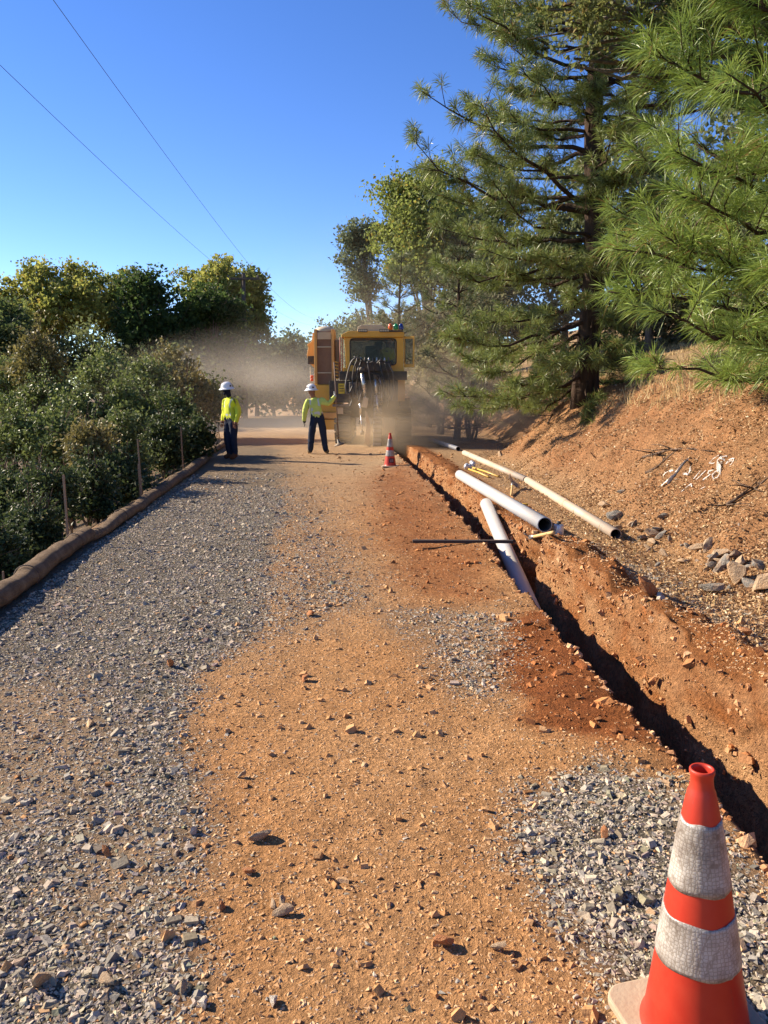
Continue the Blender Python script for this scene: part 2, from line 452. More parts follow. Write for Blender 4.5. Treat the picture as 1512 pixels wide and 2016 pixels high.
def ground_material():
    t = NT('earth_and_gravel')
    a = t.n('ShaderNodeAttribute', attribute_name='Col').outputs['Color']
    co = t.coord('Object')
    n1 = t.noise(38, 6, 0.7, co); n2 = t.noise(6, 5, 0.6, co); n3 = t.noise(150, 4, 0.7, co)
    c = t.mix(1.0, a, t.ramp(n1, [(0.28, (0.62, 0.60, 0.58)), (0.72, (1.30, 1.30, 1.29))]), 'MULTIPLY')
    c = t.mix(0.6, c, t.ramp(n2, [(0.3, (0.78, 0.76, 0.74)), (0.7, (1.18, 1.18, 1.18))]), 'MULTIPLY')
    c = t.mix(0.8, c, t.ramp(n3, [(0.3, (0.70, 0.69, 0.68)), (0.7, (1.25, 1.25, 1.25))]), 'MULTIPLY')
    wp = t.n('ShaderNodeVectorMath', operation='ADD'); t.l(co, wp.inputs[0])
    ns = t.n('ShaderNodeTexNoise'); ns.inputs['Scale'].default_value = 25; t.l(co, ns.inputs['Vector'])
    sc_ = t.n('ShaderNodeVectorMath', operation='SCALE'); t.l(ns.outputs['Color'], sc_.inputs[0]); sc_.inputs['Scale'].default_value = 0.06; t.l(sc_.outputs[0], wp.inputs[1])
    vo = t.n('ShaderNodeTexVoronoi'); vo.inputs['Scale'].default_value = 55; t.l(wp.outputs[0], vo.inputs['Vector'])
    hs = t.n('ShaderNodeSeparateColor'); t.l(vo.outputs['Color'], hs.inputs[0])
    c = t.mix(0.35, c, t.ramp(hs.outputs[0], [(0.0, (0.5, 0.5, 0.5)), (0.5, (1.0, 1.0, 1.0)), (1.0, (1.5, 1.46, 1.4))]), 'MULTIPLY')
    # sparse proud grit: only some cells stand up
    up_ = t.ramp(hs.outputs[1], [(0.72, (0, 0, 0)), (0.9, (1, 1, 1))])
    dome = t.ramp(vo.outputs['Distance'], [(0.15, (1, 1, 1)), (0.55, (0, 0, 0))])
    hgt = t.math('ADD', t.math('MULTIPLY', t.math('MULTIPLY', up_, dome), 0.6), t.math('MULTIPLY', n1, 1.2))
    hgt = t.math('ADD', hgt, t.math('MULTIPLY', n3, 0.55))
    nr = t.bump(hgt, 1.0, 0.05)
    return t.done(t.bsdf(c, 0.95, 0, nr, 0.12))
M_GROUND = ground_material()
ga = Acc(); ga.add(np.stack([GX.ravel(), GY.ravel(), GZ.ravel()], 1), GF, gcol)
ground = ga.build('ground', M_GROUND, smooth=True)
tag(ground, 'gravel and orange dirt road with a trench and cut bank', None, None, 'structure')

# ================================================================== loose stones, clods, litter (uncountable)
CUBE = np.array([(-1, -1, -1), (1, -1, -1), (1, 1, -1), (-1, 1, -1), (-1, -1, 1), (1, -1, 1), (1, 1, 1), (-1, 1, 1)], float) * 0.5
CUBEF = np.array([(0, 3, 2, 1), (4, 5, 6, 7), (0, 1, 5, 4), (1, 2, 6, 5), (2, 3, 7, 6), (3, 0, 4, 7)])
def rand_rot(n, tilt=0.5):
    a = RNG.uniform(0, 2 * math.pi, n); b = RNG.normal(0, tilt, n); c = RNG.normal(0, tilt, n)
    ca, sa, cb, sb, cc, sc_ = np.cos(a), np.sin(a), np.cos(b), np.sin(b), np.cos(c), np.sin(c)
    o = np.zeros(n); l = np.ones(n)
    Rz = np.stack([ca, -sa, o, sa, ca, o, o, o, l], 1).reshape(n, 3, 3)
    Rx = np.stack([l, o, o, o, cb, -sb, o, sb, cb], 1).reshape(n, 3, 3)
    Ry = np.stack([cc, o, sc_, o, l, o, -sc_, o, cc], 1).reshape(n, 3, 3)
    return Rz @ Rx @ Ry
PYR = np.array([(-0.62, -0.5, -0.35), (0.62, -0.5, -0.35), (0.55, 0.5, -0.35), (-0.55, 0.5, -0.35), (0.05, 0.0, 0.45)])
PYRF = np.array([(0, 1, 4), (1, 2, 4), (2, 3, 4), (3, 0, 4)])
OCT = np.array([(1, 0, 0), (-1, 0, 0), (0, 1, 0), (0, -1, 0), (0, 0, 1), (0, 0, -1)], float) * 0.62
OCTF = np.array([(0, 2, 4), (2, 1, 4), (1, 3, 4), (3, 0, 4), (2, 0, 5), (1, 2, 5), (3, 1, 5), (0, 3, 5)])
def stones(acc, P, S, C, flat=0.6, tilt=0.45, jit=0.14, small=False):
    n = len(P); B, BF = (PYR, PYRF) if small else (CUBE, CUBEF); k = len(B)
    sc = np.stack([RNG.uniform(0.8, 1.6, n), RNG.uniform(0.55, 1.0, n), RNG.uniform(0.35, 0.8, n) * flat / 0.6], 1) * S[:, None]
    V = B[None] * RNG.uniform(0.68, 1.08, (n, k, 1)) + RNG.normal(0, jit * 0.5, (n, k, 3))
    if not small: V[:, 4:, :2] *= RNG.uniform(0.45, 0.9, (n, 1, 1))
    V = V * sc[:, None, :]
    V = np.einsum('nij,nkj->nki', rand_rot(n, tilt), V) + P[:, None, :]
    F = (np.arange(n)[:, None, None] * k + BF[None]).reshape(-1, BF.shape[1])
    acc.add(V.reshape(-1, 3), F, np.repeat(C, k, 0))
def sample(n, y0, y1, xa, xb):
    """positions thinning out with distance; keeps only what the view can reach"""
    y = RNG.uniform(y0, y1, n)
    x = RNG.uniform(-1, 1, n) * (0.56 * y + 0.15)
    k = (x > xa(y)) & (x < xb(y)); return x[k], y[k]
gv = Acc()
def gravel_pass(N, y1, med, sig, lo, hi, kd, base, small):
    x, y = sample(N, 1.55, y1, lambda y: XL(y) + 0.1, lambda y: XB(y) + 0.2)
    g, red, rb, tr = masks(x, y); l, r = TRE(y)
    patch = 0.45 + 0.9 * vn(x * 2.5, y * 1.6, 55) * (0.5 + vn(x * 0.9, y * 0.7, 56))
    pden = np.clip(g * patch + base + base * (x > r) - 0.3 * red, 0.02, 1) * np.where(tr > 0.2, 0.7, 1)
    keep = (RNG.random(len(x)) < pden * kd) & ((x < l - 0.015) | (x > r + 0.03))
    x, y, g = x[keep], y[keep], g[keep]; n = len(x)
    S = np.clip(RNG.lognormal(math.log(med), sig, n), lo, hi) * (1 + 0.035 * y) * np.where(g > 0.4, 1.0, 0.8)
    grey = RNG.uniform(0.14, 0.44, n)[:, None] * np.array((1.20, 0.98, 0.70)) + RNG.normal(0, 0.010, (n, 3))
    blue = RNG.uniform(0.13, 0.34, n)[:, None] * np.array((1.12, 1.0, 0.80))
    orange = lerp(np.array((0.36, 0.17, 0.06)), np.array((0.58, 0.38, 0.20)), RNG.random((n, 1)))
    C = np.where((RNG.random(n) < 0.3)[:, None], blue, grey)
    C = np.where((RNG.random(n) > np.clip(0.08 + 1.3 * g, 0, 0.965))[:, None], orange, C)
    stones(gv, np.stack([x, y, H(x, y) + S * 0.03], 1), S, np.clip(C, 0.03, 0.8), 0.55, 0.3, small=small)
gravel_pass(105000, 15, 0.0140, 0.48, 0.007, 0.042, 0.66, 0.04, False)
gravel_pass(330000, 13, 0.0105, 0.40, 0.004, 0.020, 0.95, 0.34, True)
M_STONE = attr_mat('crushed_stone', 0.9, 120, 0.25, spec=0.25, nscale=90)
gravel = gv.build('gravel', M_STONE)
tag(gravel, 'loose grey crushed gravel scattered over the road surface', 'gravel', None, 'stuff')
# dirt clods: bigger, orange to brick, thick by the trench
cl = Acc()
x, y = sample(70000, 1.6, 20, lambda y: XL(y) + 0.6, lambda y: XB(y) + 0.1)
g, red, rb, tr = masks(x, y); l, r = TRE(y)
pd = np.clip(0.13 + 0.40 * red + 0.2 * rb - 0.12 * g, 0.01, 1)
keep = (RNG.random(len(x)) < pd * 0.6) & ((x < l - 0.03) | (x > r + 0.05))
x, y, red, rb = x[keep], y[keep], red[keep], rb[keep]; n = len(x)
S = np.clip(RNG.lognormal(-4.3, 0.5, n), 0.008, 0.06) * (1 + 0.03 * y)
C = lerp(np.array((0.40, 0.21, 0.085)), np.array((0.55, 0.34, 0.17)), RNG.random((n, 1)))
C = np.where(((red + rb) > 0.4)[:, None], lerp(np.array((0.26, 0.09, 0.03)), np.array((0.46, 0.21, 0.08)), RNG.random((n, 1))), C)
stones(cl, np.stack([x, y, H(x, y) + S * 0.10], 1), S, C, 0.7, 0.5, 0.2)
# crumbs stuck in the cut face and along both lips
m = 2400
yw = RNG.uniform(2.2, 19, m); fw = RNG.random(m) ** 1.5 * 0.5; lw, rw = TRE(yw)
xw = np.where(RNG.random(m) < 0.72, rw - 0.010 - 0.085 * fw ** 0.55 - 0.01, lw - 0.02 * RNG.random(m)); isr = xw > (lw + rw) / 2
zw = np.where(isr, H(rw + 0.001, yw) - fw, H(lw, yw))
Sw = np.clip(RNG.lognormal(-4.2, 0.55, m), 0.006, 0.05)
Cw = lerp(np.array((0.32, 0.12, 0.04)), np.array((0.62, 0.38, 0.20)), RNG.random((m, 1)))
stones(cl, np.stack([xw, yw, zw], 1), Sw, Cw, 0.8, 0.8, 0.2)
clods = cl.build('dirt_clods', attr_mat('dirt_clod', 0.97, 90, 0.5, spec=0.1, nscale=60))
tag(clods, 'small crumbs and clods of orange earth beside the trench', 'dirt', None, 'stuff')

# dry leaves and needles on the bank and the shoulder
def leafquads(acc, P, L, W, C, tilt=None, D=None):
    n = len(P)
    if D is None:
        a = RNG.normal(size=(n, 3))
        if tilt is not None: a[:, 2] *= tilt
        a /= np.linalg.norm(a, axis=1)[:, None]
    else: a = D
    b = RNG.normal(size=(n, 3))
    if tilt is not None: b[:, 2] *= tilt
    b -= a * (a * b).sum(1)[:, None]; b /= np.linalg.norm(b, axis=1)[:, None] + 1e-9
    nn = np.cross(a, b)
    L = np.broadcast_to(L, (n,))[:, None]; W = np.broadcast_to(W, (n,))[:, None]
    V = np.stack([P - a * L * 0.5, P + b * W * 0.5 + nn * W * 0.15, P + a * L * 0.5, P - b * W * 0.5 + nn * W * 0.15], 1)
    acc.add(V.reshape(-1, 3), np.arange(n * 4).reshape(n, 4), np.repeat(C, 4, 0))
lt = Acc()
n = 280000
y = np.exp(RNG.uniform(math.log(3.5), math.log(24), n)); x = RNG.uniform(0.1, 0.62, n) * y
u = x - XB(y)
dens = np.where(u > 0, 0.75 * (0.25 + vn(x * 1.7, y * 1.7, 200) ** 2 * 1.6), 0.35 * sstep(-1.1, -0.1, u) * (0.3 + vn(x * 3, y * 3, 201))) * (u < 7)
dens *= np.where(u > 2, 0.7, 1)
keep = (RNG.random(n) < dens * 0.8) & (x > TRE(y)[1] + 0.15)
x, y = x[keep], y[keep]; n = len(x)
S = RNG.uniform(0.014, 0.040, n) * (1 + 0.03 * y)
t = RNG.random((n, 1))
C = np.where(t < 0.55, lerp(np.array((0.36, 0.21, 0.10)), np.array((0.62, 0.45, 0.25)), RNG.random((n, 1))), lerp(np.array((0.20, 0.10, 0.045)), np.array((0.38, 0.22, 0.11)), RNG.random((n, 1))))
C = np.where(t > 0.965, np.array((0.68, 0.56, 0.40)), C)
leafquads(lt, np.stack([x, y, H(x, y) + 0.008 + S * 0.12], 1), S, S * RNG.uniform(0.3, 0.7, n), C, 0.45)
litter = lt.build('leaf_litter', attr_mat('dry_leaf', 0.85, 50, 0, trans=0.15, spec=0.2))
tag(litter, 'dry brown oak leaves and needles strewn over the bank', 'leaf litter', None, 'stuff')
# dry grass: straw blades higher on the bank
dg = Acc()
n = 26000
y = RNG.uniform(9, 40, n); x = RNG.uniform(0.12, 0.62, n) * y; u = x - XB(y)
keep = (u > 1.7) & (vn(x * 0.8, y * 0.8, 210) > 0.55)
x2 = RNG.uniform(2.2, 3.4, 160); y2 = RNG.uniform(5.2, 10, 160)
x = np.concatenate([x[keep], x2]); y = np.concatenate([y[keep], y2]); n = len(x)
P = np.stack([x, y, H(x, y) - 0.01], 1)
Lg = RNG.uniform(0.06, 0.24, n) * np.where(y < 10, 0.6, 1.2)
D = RNG.normal(0, 0.35, (n, 3)); D[:, 2] = 1; D /= np.linalg.norm(D, axis=1)[:, None]
sd = RNG.normal(size=(n, 3)); sd[:, 2] = 0; sd /= np.linalg.norm(sd, axis=1)[:, None]
w = (0.002 + 0.0006 * y)[:, None]
V = np.stack([P - sd * w, P + sd * w, P + D * Lg[:, None]], 1).reshape(-1, 3)
C = lerp(np.array((0.42, 0.30, 0.13)), np.array((0.62, 0.48, 0.25)), RNG.random((n, 1)))
dg.add(V, np.arange(n * 3).reshape(n, 3), np.repeat(C, 3, 0))
dgo = dg.build('dry_grass', attr_mat('straw', 0.8, 50, 0, trans=0.3))
tag(dgo, 'short straw coloured dry grass on the hillside under the pines', 'grass', None, 'stuff')
# far hillside and behind-camera ground need nothing more than the sheet itself
# ================================================================== VEGETATION
def M_leaf(name, trans=0.3, rough=0.5, spec=0.4):
    return attr_mat(name, rough, 40, 0, trans=trans, spec=spec, mott=0.15, nscale=5)
LEAF = M_leaf('oak_leaf', 0.52, 0.6, 0.2)
LEAF_SHINY = M_leaf('manzanita_leaf', 0.32, 0.5, 0.25)
NEEDLE = M_leaf('pine_needle', 0.3, 0.42, 0.4)
def bark_mat(name, c1, c2, sc=9):
    t = NT(name); co = t.coord()
    mp = t.n('ShaderNodeMapping'); mp.inputs['Scale'].default_value = (1, 1, 0.25); t.l(co, mp.inputs[0])
    vo = t.n('ShaderNodeTexVoronoi'); vo.inputs['Scale'].default_value = sc; t.l(mp.outputs[0], vo.inputs['Vector'])
    n = t.noise(sc * 3, 5, 0.6, mp.outputs[0])
    h = t.math('ADD', vo.outputs['Distance'], t.math('MULTIPLY', n, 0.6))
    return t.done(t.bsdf(t.ramp(h, [(0.2, c1), (0.85, c2)]), 0.95, 0, t.bump(h, 0.9, 0.06), 0.1))
BARK = bark_mat('oak_bark', (0.045, 0.035, 0.028), (0.15, 0.125, 0.10))
PBARK = bark_mat('pine_bark', (0.012, 0.009, 0.007), (0.06, 0.040, 0.029), 7)  # bark darkened to carry the foliage shade on the trunk
TWIG = bark_mat('twig_bark', (0.05, 0.035, 0.025), (0.16, 0.11, 0.08), 20)

LGAIN = 1.6
def bez(a, b, c, n):
    t = np.linspace(0, 1, n)[:, None]
    return (1 - t) ** 2 * a + 2 * t * (1 - t) * b + t * t * c
def ell_clusters(c, rx, ry, rz, n, r, rng, low=-0.8):
    out = []; ph = rng.uniform(0, 6.28)
    while len(out) < n:
        p = rng.normal(size=3); p /= np.linalg.norm(p); p *= rng.uniform(0.15, 1.0) ** 0.45
        if p[2] < low: continue
        th = math.atan2(p[1], p[0]); lob = 0.82 + 0.26 * math.sin(3 * th + ph) + 0.16 * math.sin(5 * th + 2 * ph)
        out.append((np.array(c) + p * np.array((rx * lob, ry * lob, rz * (0.85 + 0.2 * math.sin(2.3 * p[0] * 3 + ph)))), r * rng.uniform(0.5, 1.35)))
    return out
def leaves(acc, cl, nleaf, size, c1, c2, rng, flat=0.75, elong=1.6, tips=None, hang=0.0):
    vol = np.array([r ** 2 for c, r in cl]); cnt = np.maximum((vol / vol.sum() * nleaf).astype(int), 4)
    for (c, r), k in zip(cl, cnt):
        d = rng.normal(size=(k, 3)); d /= np.linalg.norm(d, axis=1)[:, None]
        rad = r * rng.uniform(0.05, 1.0, k) ** 0.55 * (1 + 0.25 * rng.normal(size=k))
        # small sub-clumps so that the outline stays ragged
        sub = rng.normal(size=(max(3, k // 22), 3)); sub /= np.linalg.norm(sub, axis=1)[:, None]
        sub = sub * (r * rng.uniform(0.35, 1.15, len(sub)))[:, None]
        P = np.where((rng.random(k) < 0.72)[:, None], sub[rng.integers(0, len(sub), k)] + rng.normal(0, r * 0.17, (k, 3)), d * rad[:, None])
        P[:, 2] *= flat; P = P + c
        s = size * rng.uniform(0.6, 1.35, k)
        t = np.clip(rng.normal(rng.uniform(0.25, 0.75), 0.28, k), 0, 1)[:, None]
        C = lerp(np.array(c1), np.array(c2), t)
        C = C * LGAIN
        if tips is not None:
            m = rng.random(k) < tips[0]; C[m] = np.array(tips[1]) * rng.uniform(0.7, 1.2, (m.sum(), 1))
        D = None
        if hang:
            D = rng.normal(size=(k, 3)) * 0.6; D[:, 2] -= hang; D /= np.linalg.norm(D, axis=1)[:, None]
        leafquads(acc, P, s * elong / 1.3, s / 1.3, C, None, D)
def broadleaf(name, label, cat, base, cl, nleaf, size, c1, c2, trunk_r=0.2, stems=1, seed=1, group=None, mat=LEAF, limbs=True, fork=0.35, tips=None, wood='trunk', leafname='crown', lean=(0, 0), bark=BARK, hang=0.0, shoots=0):
    rng = np.random.default_rng(seed)
    base = np.array(base, float)
    root = thing(name, label, cat, tuple(base), 0, group)
    top = max(c[2] for c, r in cl); cen = np.mean([c for c, r in cl], axis=0)
    wd = Acc()
    trunks = []
    for s in range(stems):
        tgt = np.array((cen[0] * 0.75 + base[0] * 0.25 + rng.normal(0, 0.12) * (stems > 1) * (top - base[2]), cen[1] + rng.normal(0, 0.1) * (stems > 1) * (top - base[2]), base[2] + (top - base[2]) * 0.86))
        b0 = base + np.array((rng.normal(0, 0.5) * trunk_r * 3 * (stems > 1), rng.normal(0, 0.5) * trunk_r * 3 * (stems > 1), -0.15))
        mid = (b0 + tgt) / 2 + np.array((b0[0] - tgt[0], b0[1] - tgt[1], 0)) * 0.25 + rng.normal(0, 0.15, 3)
        P = bez(b0, mid, tgt, 10); P[1:-1, :2] += rng.normal(0, trunk_r * 0.25, (8, 2))
        R = trunk_r * (1 - 0.88 * np.linspace(0, 1, 10)); R[0] *= 1.35
        wd.tube(P, R, 8); trunks.append((P, R))
    if limbs:
        for c, r in cl:
            P, R = trunks[rng.integers(len(trunks))]
            i = int(np.clip(len(P) * rng.uniform(fork, 0.85), 1, len(P) - 2))
            while i > 2 and P[i][2] > c[2] - 0.1: i -= 1
            m = (P[i] * 0.5 + c * 0.5) + np.array((0, 0, 0.12 * np.linalg.norm(c - P[i]))) + rng.normal(0, 0.12, 3)
            Q = bez(P[i], m, c, 6); wd.tube(Q, np.linspace(R[i] * 0.55, max(0.008, R[i] * 0.08), 6), 5, cap=False)
            for _ in range(3):
                e = c + rng.normal(0, r * 0.6, 3); wd.tube(np.stack([Q[4], (Q[4] + e) / 2 + rng.normal(0, 0.05, 3), e]), [R[i] * 0.16 + 0.004, R[i] * 0.1 + 0.003, 0.004], 4, cap=False)
    lf = Acc()
    hh = top - base[2]
    for s in range(shoots):
        c, r = cl[rng.integers(len(cl))]
        if c[2] < np.median([q[0][2] for q in cl]): continue
        d = rng.normal(0, 0.45, 3); d[2] = abs(d[2]) + 1.0; d /= np.linalg.norm(d); L = r * rng.uniform(0.9, 1.9 if r < 0.6 else 1.35)
        wd.tube(np.stack([c, c + d * L * 0.6, c + d * L + rng.normal(0, 0.05 * L, 3)]), [0.010, 0.007, 0.004], 4, cap=False)
        if s % 4 == 0: continue
        k = int(26 * L / size * 0.06) + 10; t = rng.uniform(0.35, 1.02, k)[:, None]
        leafquads(lf, c + d * L * t + rng.normal(0, 0.55 * size, (k, 3)), size * rng.uniform(0.7, 1.2, k), size * 0.6, lerp(np.array(c1), np.array(c2), rng.uniform(0.4, 1, (k, 1))) * LGAIN)
    wd.build(wood, bark, root, True)
    leaves(lf, cl, nleaf, size, c1, c2, rng, tips=tips, hang=hang)
    lf.build(leafname, mat, root)
    return root

# ---- pines
def pine(name, label, base, height, trunk_r, rad, whorls, nb, needle, nper, nw, c1, c2, seed, zlow, lean=(0, 0), twigs=8, droop=0.0, azmul=None, upc=0.35, group=None, deadlow=0, opn=(0.25, 1.35), droopz=None, rise0=(0.10, 0.5)):
    rng = np.random.default_rng(seed)
    base = np.array(base, float)
    root = thing(name, label, 'tree', tuple(base), 0, group)
    wd = Acc()
    zz = np.linspace(-0.3, height, 26)
    def axis(z): return base + np.array((lean[0] * z + 0.05 * math.sin(z * 1.1 + seed), lean[1] * z + 0.05 * math.cos(z * 0.9), z))
    P = np.array([axis(z) for z in zz]); R = trunk_r * np.clip(1 - zz / height, 0.02, 1) ** 0.75; R[0] *= 1.25; R[1] *= 1.1
    wd.tube(P, R, 14)
    wd.build('trunk', PBARK, root, True)
    br = Acc(); TP = []; TD = []; TL = []
    for w in range(whorls):
        z = zlow + (height - zlow - 0.3) * (w + rng.uniform(-0.25, 0.25)) / whorls
        z = max(z, 0.2)
        r0 = rad(z)
        if r0 < 0.15: continue
        k = int(nb * rng.uniform(0.75, 1.25)) + 1
        a0 = rng.uniform(0, 6.28)
        for b in range(k):
            az = a0 + 6.283 * b / k + rng.normal(0, 0.25)
            L = r0 * rng.uniform(0.6, 1.08)
            if azmul is not None: L *= azmul(az, z)
            if L < 0.25: continue
            o = axis(z); hd = np.array((math.cos(az), math.sin(az), 0))
            fr = z / height
            rise = (rise0[0] + rise0[1] * fr) * rng.uniform(0.6, 1.3) - (droop * (1 - fr) if droopz is None else droop * max(0.0, 1 - z / droopz)) * rng.uniform(0.5, 1.3)
            t = np.linspace(0, 1, 8)
            side = np.cross(hd, (0, 0, 1)) * rng.normal(0, 0.10)
            Q = o + hd * (L * t)[:, None] + side * (L * t ** 2)[:, None] + np.array((0, 0, 1)) * (L * (rise * t + upc * t ** 3 - 0.18 * t ** 2))[:, None]
            Q[1:] += rng.normal(0, 0.02 * L, (7, 3))
            br.tube(Q, np.linspace(0.012 + 0.011 * L, 0.006, 8), 6, cap=False)
            TP.append(Q[-1]); TD.append((Q[-1] - Q[-2]) / np.linalg.norm(Q[-1] - Q[-2])); TL.append(1.0)
            for s in range(int(twigs * (0.4 + L / 2.6))):
                tt = rng.uniform(0.28, 0.98); i = tt * 7; i0 = int(i); q = Q[i0] + (Q[min(7, i0 + 1)] - Q[i0]) * (i - i0)
                dr = (Q[min(7, i0 + 1)] - Q[i0]); dr /= np.linalg.norm(dr) + 1e-9
                sg = 1 if s % 2 else -1
                d = dr * rng.uniform(0.35, 0.9) + np.cross(dr, (0, 0, 1)) * sg * rng.uniform(0.4, 1.0) + np.array((0, 0, rng.uniform(-0.15, 0.5)))
                d /= np.linalg.norm(d)
                l = rng.uniform(0.18, 0.5) * (0.55 + 0.3 * L) * (1.1 - 0.5 * tt)
                e = q + d * l + np.array((0, 0, 0.15 * l)); m = (q + e) / 2 + rng.normal(0, 0.02, 3)
                br.tube(np.stack([q, m, e]), [0.009, 0.007, 0.005], 4, cap=False)
                d2 = e - m; d2 /= np.linalg.norm(d2)
                TP.append(e); TD.append(d2); TL.append(rng.uniform(0.75, 1.05))
                if l > 0.3 and rng.random() < 0.6:
                    TP.append(m); TD.append(d2); TL.append(rng.uniform(0.55, 0.85))
    for s in range(deadlow):
        z = rng.uniform(0.5, zlow + 2.2); az = rng.uniform(0, 6.28); o = axis(z); L = rng.uniform(0.4, 1.3)
        Q = o + np.array((math.cos(az), math.sin(az), rng.uniform(-0.35, 0.15))) * (L * np.linspace(0, 1, 5))[:, None]; Q[1:] += rng.normal(0, 0.05, (4, 3))
        br.tube(Q, np.linspace(0.014, 0.003, 5), 4, cap=False)
    br.build('branches', PBARK, root, True)
    TP = np.array(TP); TD = np.array(TD); TL = np.array(TL); T = len(TP)
    rel = rng.random((T, nper)) ** 1.2
    A = TP[:, None, :] - TD[:, None, :] * (rel * 0.16 * needle / 0.22)[:, :, None]
    pr = rng.normal(size=(T, nper, 3)); pr -= TD[:, None, :] * (pr * TD[:, None, :]).sum(-1, keepdims=True)
    pr /= np.linalg.norm(pr, axis=-1, keepdims=True)
    op = rng.uniform(opn[0], opn[1], (T, nper, 1))
    D = TD[:, None, :] * np.cos(op) + pr * np.sin(op); D[..., 2] -= 0.12
    D /= np.linalg.norm(D, axis=-1, keepdims=True)
    Ln = needle * TL[:, None] * rng.uniform(0.7, 1.1, (T, nper))
    mid = A + D * (Ln * 0.55)[..., None]
    tip = mid + (D + np.array((0, 0, -0.22))) * (Ln * 0.45)[..., None]
    sd = rng.normal(size=(T, nper, 3)); sd -= D * (sd * D).sum(-1, keepdims=True); sd /= np.linalg.norm(sd, axis=-1, keepdims=True)
    V = np.stack([A, mid + sd * nw * 0.5, tip, mid - sd * nw * 0.5], 2).reshape(-1, 3)
    n = T * nper; b = np.arange(n) * 4
    tcol = rng.random((T, 1, 1)) * 0.6 + rng.random((T, nper, 1)) * 0.4
    C = lerp(np.array(c1), np.array(c2), tcol)
    brown = rng.random((T, nper, 1)) < (0.03 + 0.22 * (rng.random((T, 1, 1)) < 0.10)); C = np.where(brown, np.array((0.26, 0.17, 0.06)), C)
    nd = Acc()
    nd.add(V, np.stack([b, b + 1, b + 2, b + 3], 1), np.repeat(C.reshape(-1, 3), 4, 0))
    nd.build('needles', NEEDLE, root)
    return root

G1 = (0.035, 0.065, 0.018); G2 = (0.085, 0.135, 0.032)
# tall pine on the bank
p1 = pt(1157, 782, 17.5); p1[2] = Hs(p1[0], p1[1])
def rad1(z): return np.interp(z, [0, 1.0, 3, 6, 9, 12, 15], [3.1, 3.9, 4.1, 3.6, 3.7, 2.8, 0.3])
def az1(a, z):
    c = math.cos(a)                                # +1 points right, away from the road
    if math.sin(a) < -0.55 and abs(c) < 0.6: return 0.5
    return 1.0 if c < 0.3 or z > 5.5 else (0.6 if z > 1.8 else 0.3)  # low right branches lengthened to throw shade on the bank
pine('pine_tree', 'tall dark trunked pine standing on the bank, its needles in round tufts', p1, 15.0, 0.27, rad1, 34, 6, 0.27, 54, 0.0135, (0.10, 0.135, 0.030), (0.27, 0.32, 0.088), 11, 0.5, lean=(-0.010, 0.0), twigs=13, droop=0.75, droopz=3.6, upc=0.30, rise0=(0.04, 0.30), opn=(0.15, 1.75), azmul=az1, deadlow=34)
# young bright pine close on the right
p2 = np.array((5.0, 8.2, 0)); p2[2] = Hs(5.0, 8.2)
def rad2(z): return np.interp(z, [0, 0.5, 1.2, 3.2, 4.4, 5.6, 7.2], [2.2, 2.65, 2.85, 2.65, 2.0, 1.2, 0.2])
pine('pine_tree', 'young bright green pine with long drooping needles at the right edge', p2, 7.2, 0.13, rad2, 20, 8, 0.28, 60, 0.0082, (0.13, 0.20, 0.032), (0.31, 0.40, 0.085), 23, 0.15, twigs=11, droop=0.16, upc=0.25)
# small pine beyond the machine
p3 = pt(788, 700, 32); p3[2] = Hs(p3[0], p3[1])
pine('pine_tree', 'small hazy pine rising behind the yellow machine', p3, 7.4 - 0.0, 0.12, lambda z: np.interp(z, [0, 1, 4, 7.4], [1.6, 1.75, 1.3, 0.15]), 14, 5, 0.24, 30, 0.018, (0.10, 0.13, 0.05), (0.19, 0.22, 0.09), 31, 0.5, twigs=6, upc=0.3)
p4 = pt(905, 640, 26); p4[2] = Hs(p4[0], p4[1])
pine('pine_tree', 'mid sized pine between the machine and the tall pine', p4, 6.5, 0.12, lambda z: np.interp(z, [0, 1, 4, 6.5], [1.9, 2.0, 1.4, 0.15]), 13, 5, 0.24, 30, 0.016, (0.085, 0.115, 0.04), (0.18, 0.21, 0.08), 37, 0.3, twigs=6, upc=0.3)

def px_tree(name, label, cx, top, bot, halfw, Y, n, r, nleaf, size, c1, c2, trunk_r, seed, basepx=None, ry=None, **kw):
    """an oak placed by its measured crown: centre, top and bottom rows, half width"""
    a = pt(cx, top, Y); b = pt(cx, bot, Y); rz = (a[2] - b[2]) / 2; rx = halfw / F_PX * Y
    rng = np.random.default_rng(seed + 500)
    cl = ell_clusters(((a + b) / 2), rx * 0.86, (ry or rx) * 0.86, rz * 0.86, n, r, rng)
    bx = pt(basepx or cx, 770, Y); base = (bx[0], bx[1], Hs(bx[0], bx[1]))
    return broadleaf(name, label, 'tree' if 'tree' in name else 'bush', base, cl, nleaf, size, c1, c2, trunk_r, seed=seed, **kw)
YG1 = (0.095, 0.115, 0.024); YG2 = (0.27, 0.265, 0.066)
GG1 = (0.045, 0.062, 0.030); GG2 = (0.105, 0.125, 0.062)
DK1 = (0.020, 0.038, 0.012); DK2 = (0.055, 0.085, 0.022)
YEL = (0.30, 0.24, 0.05)
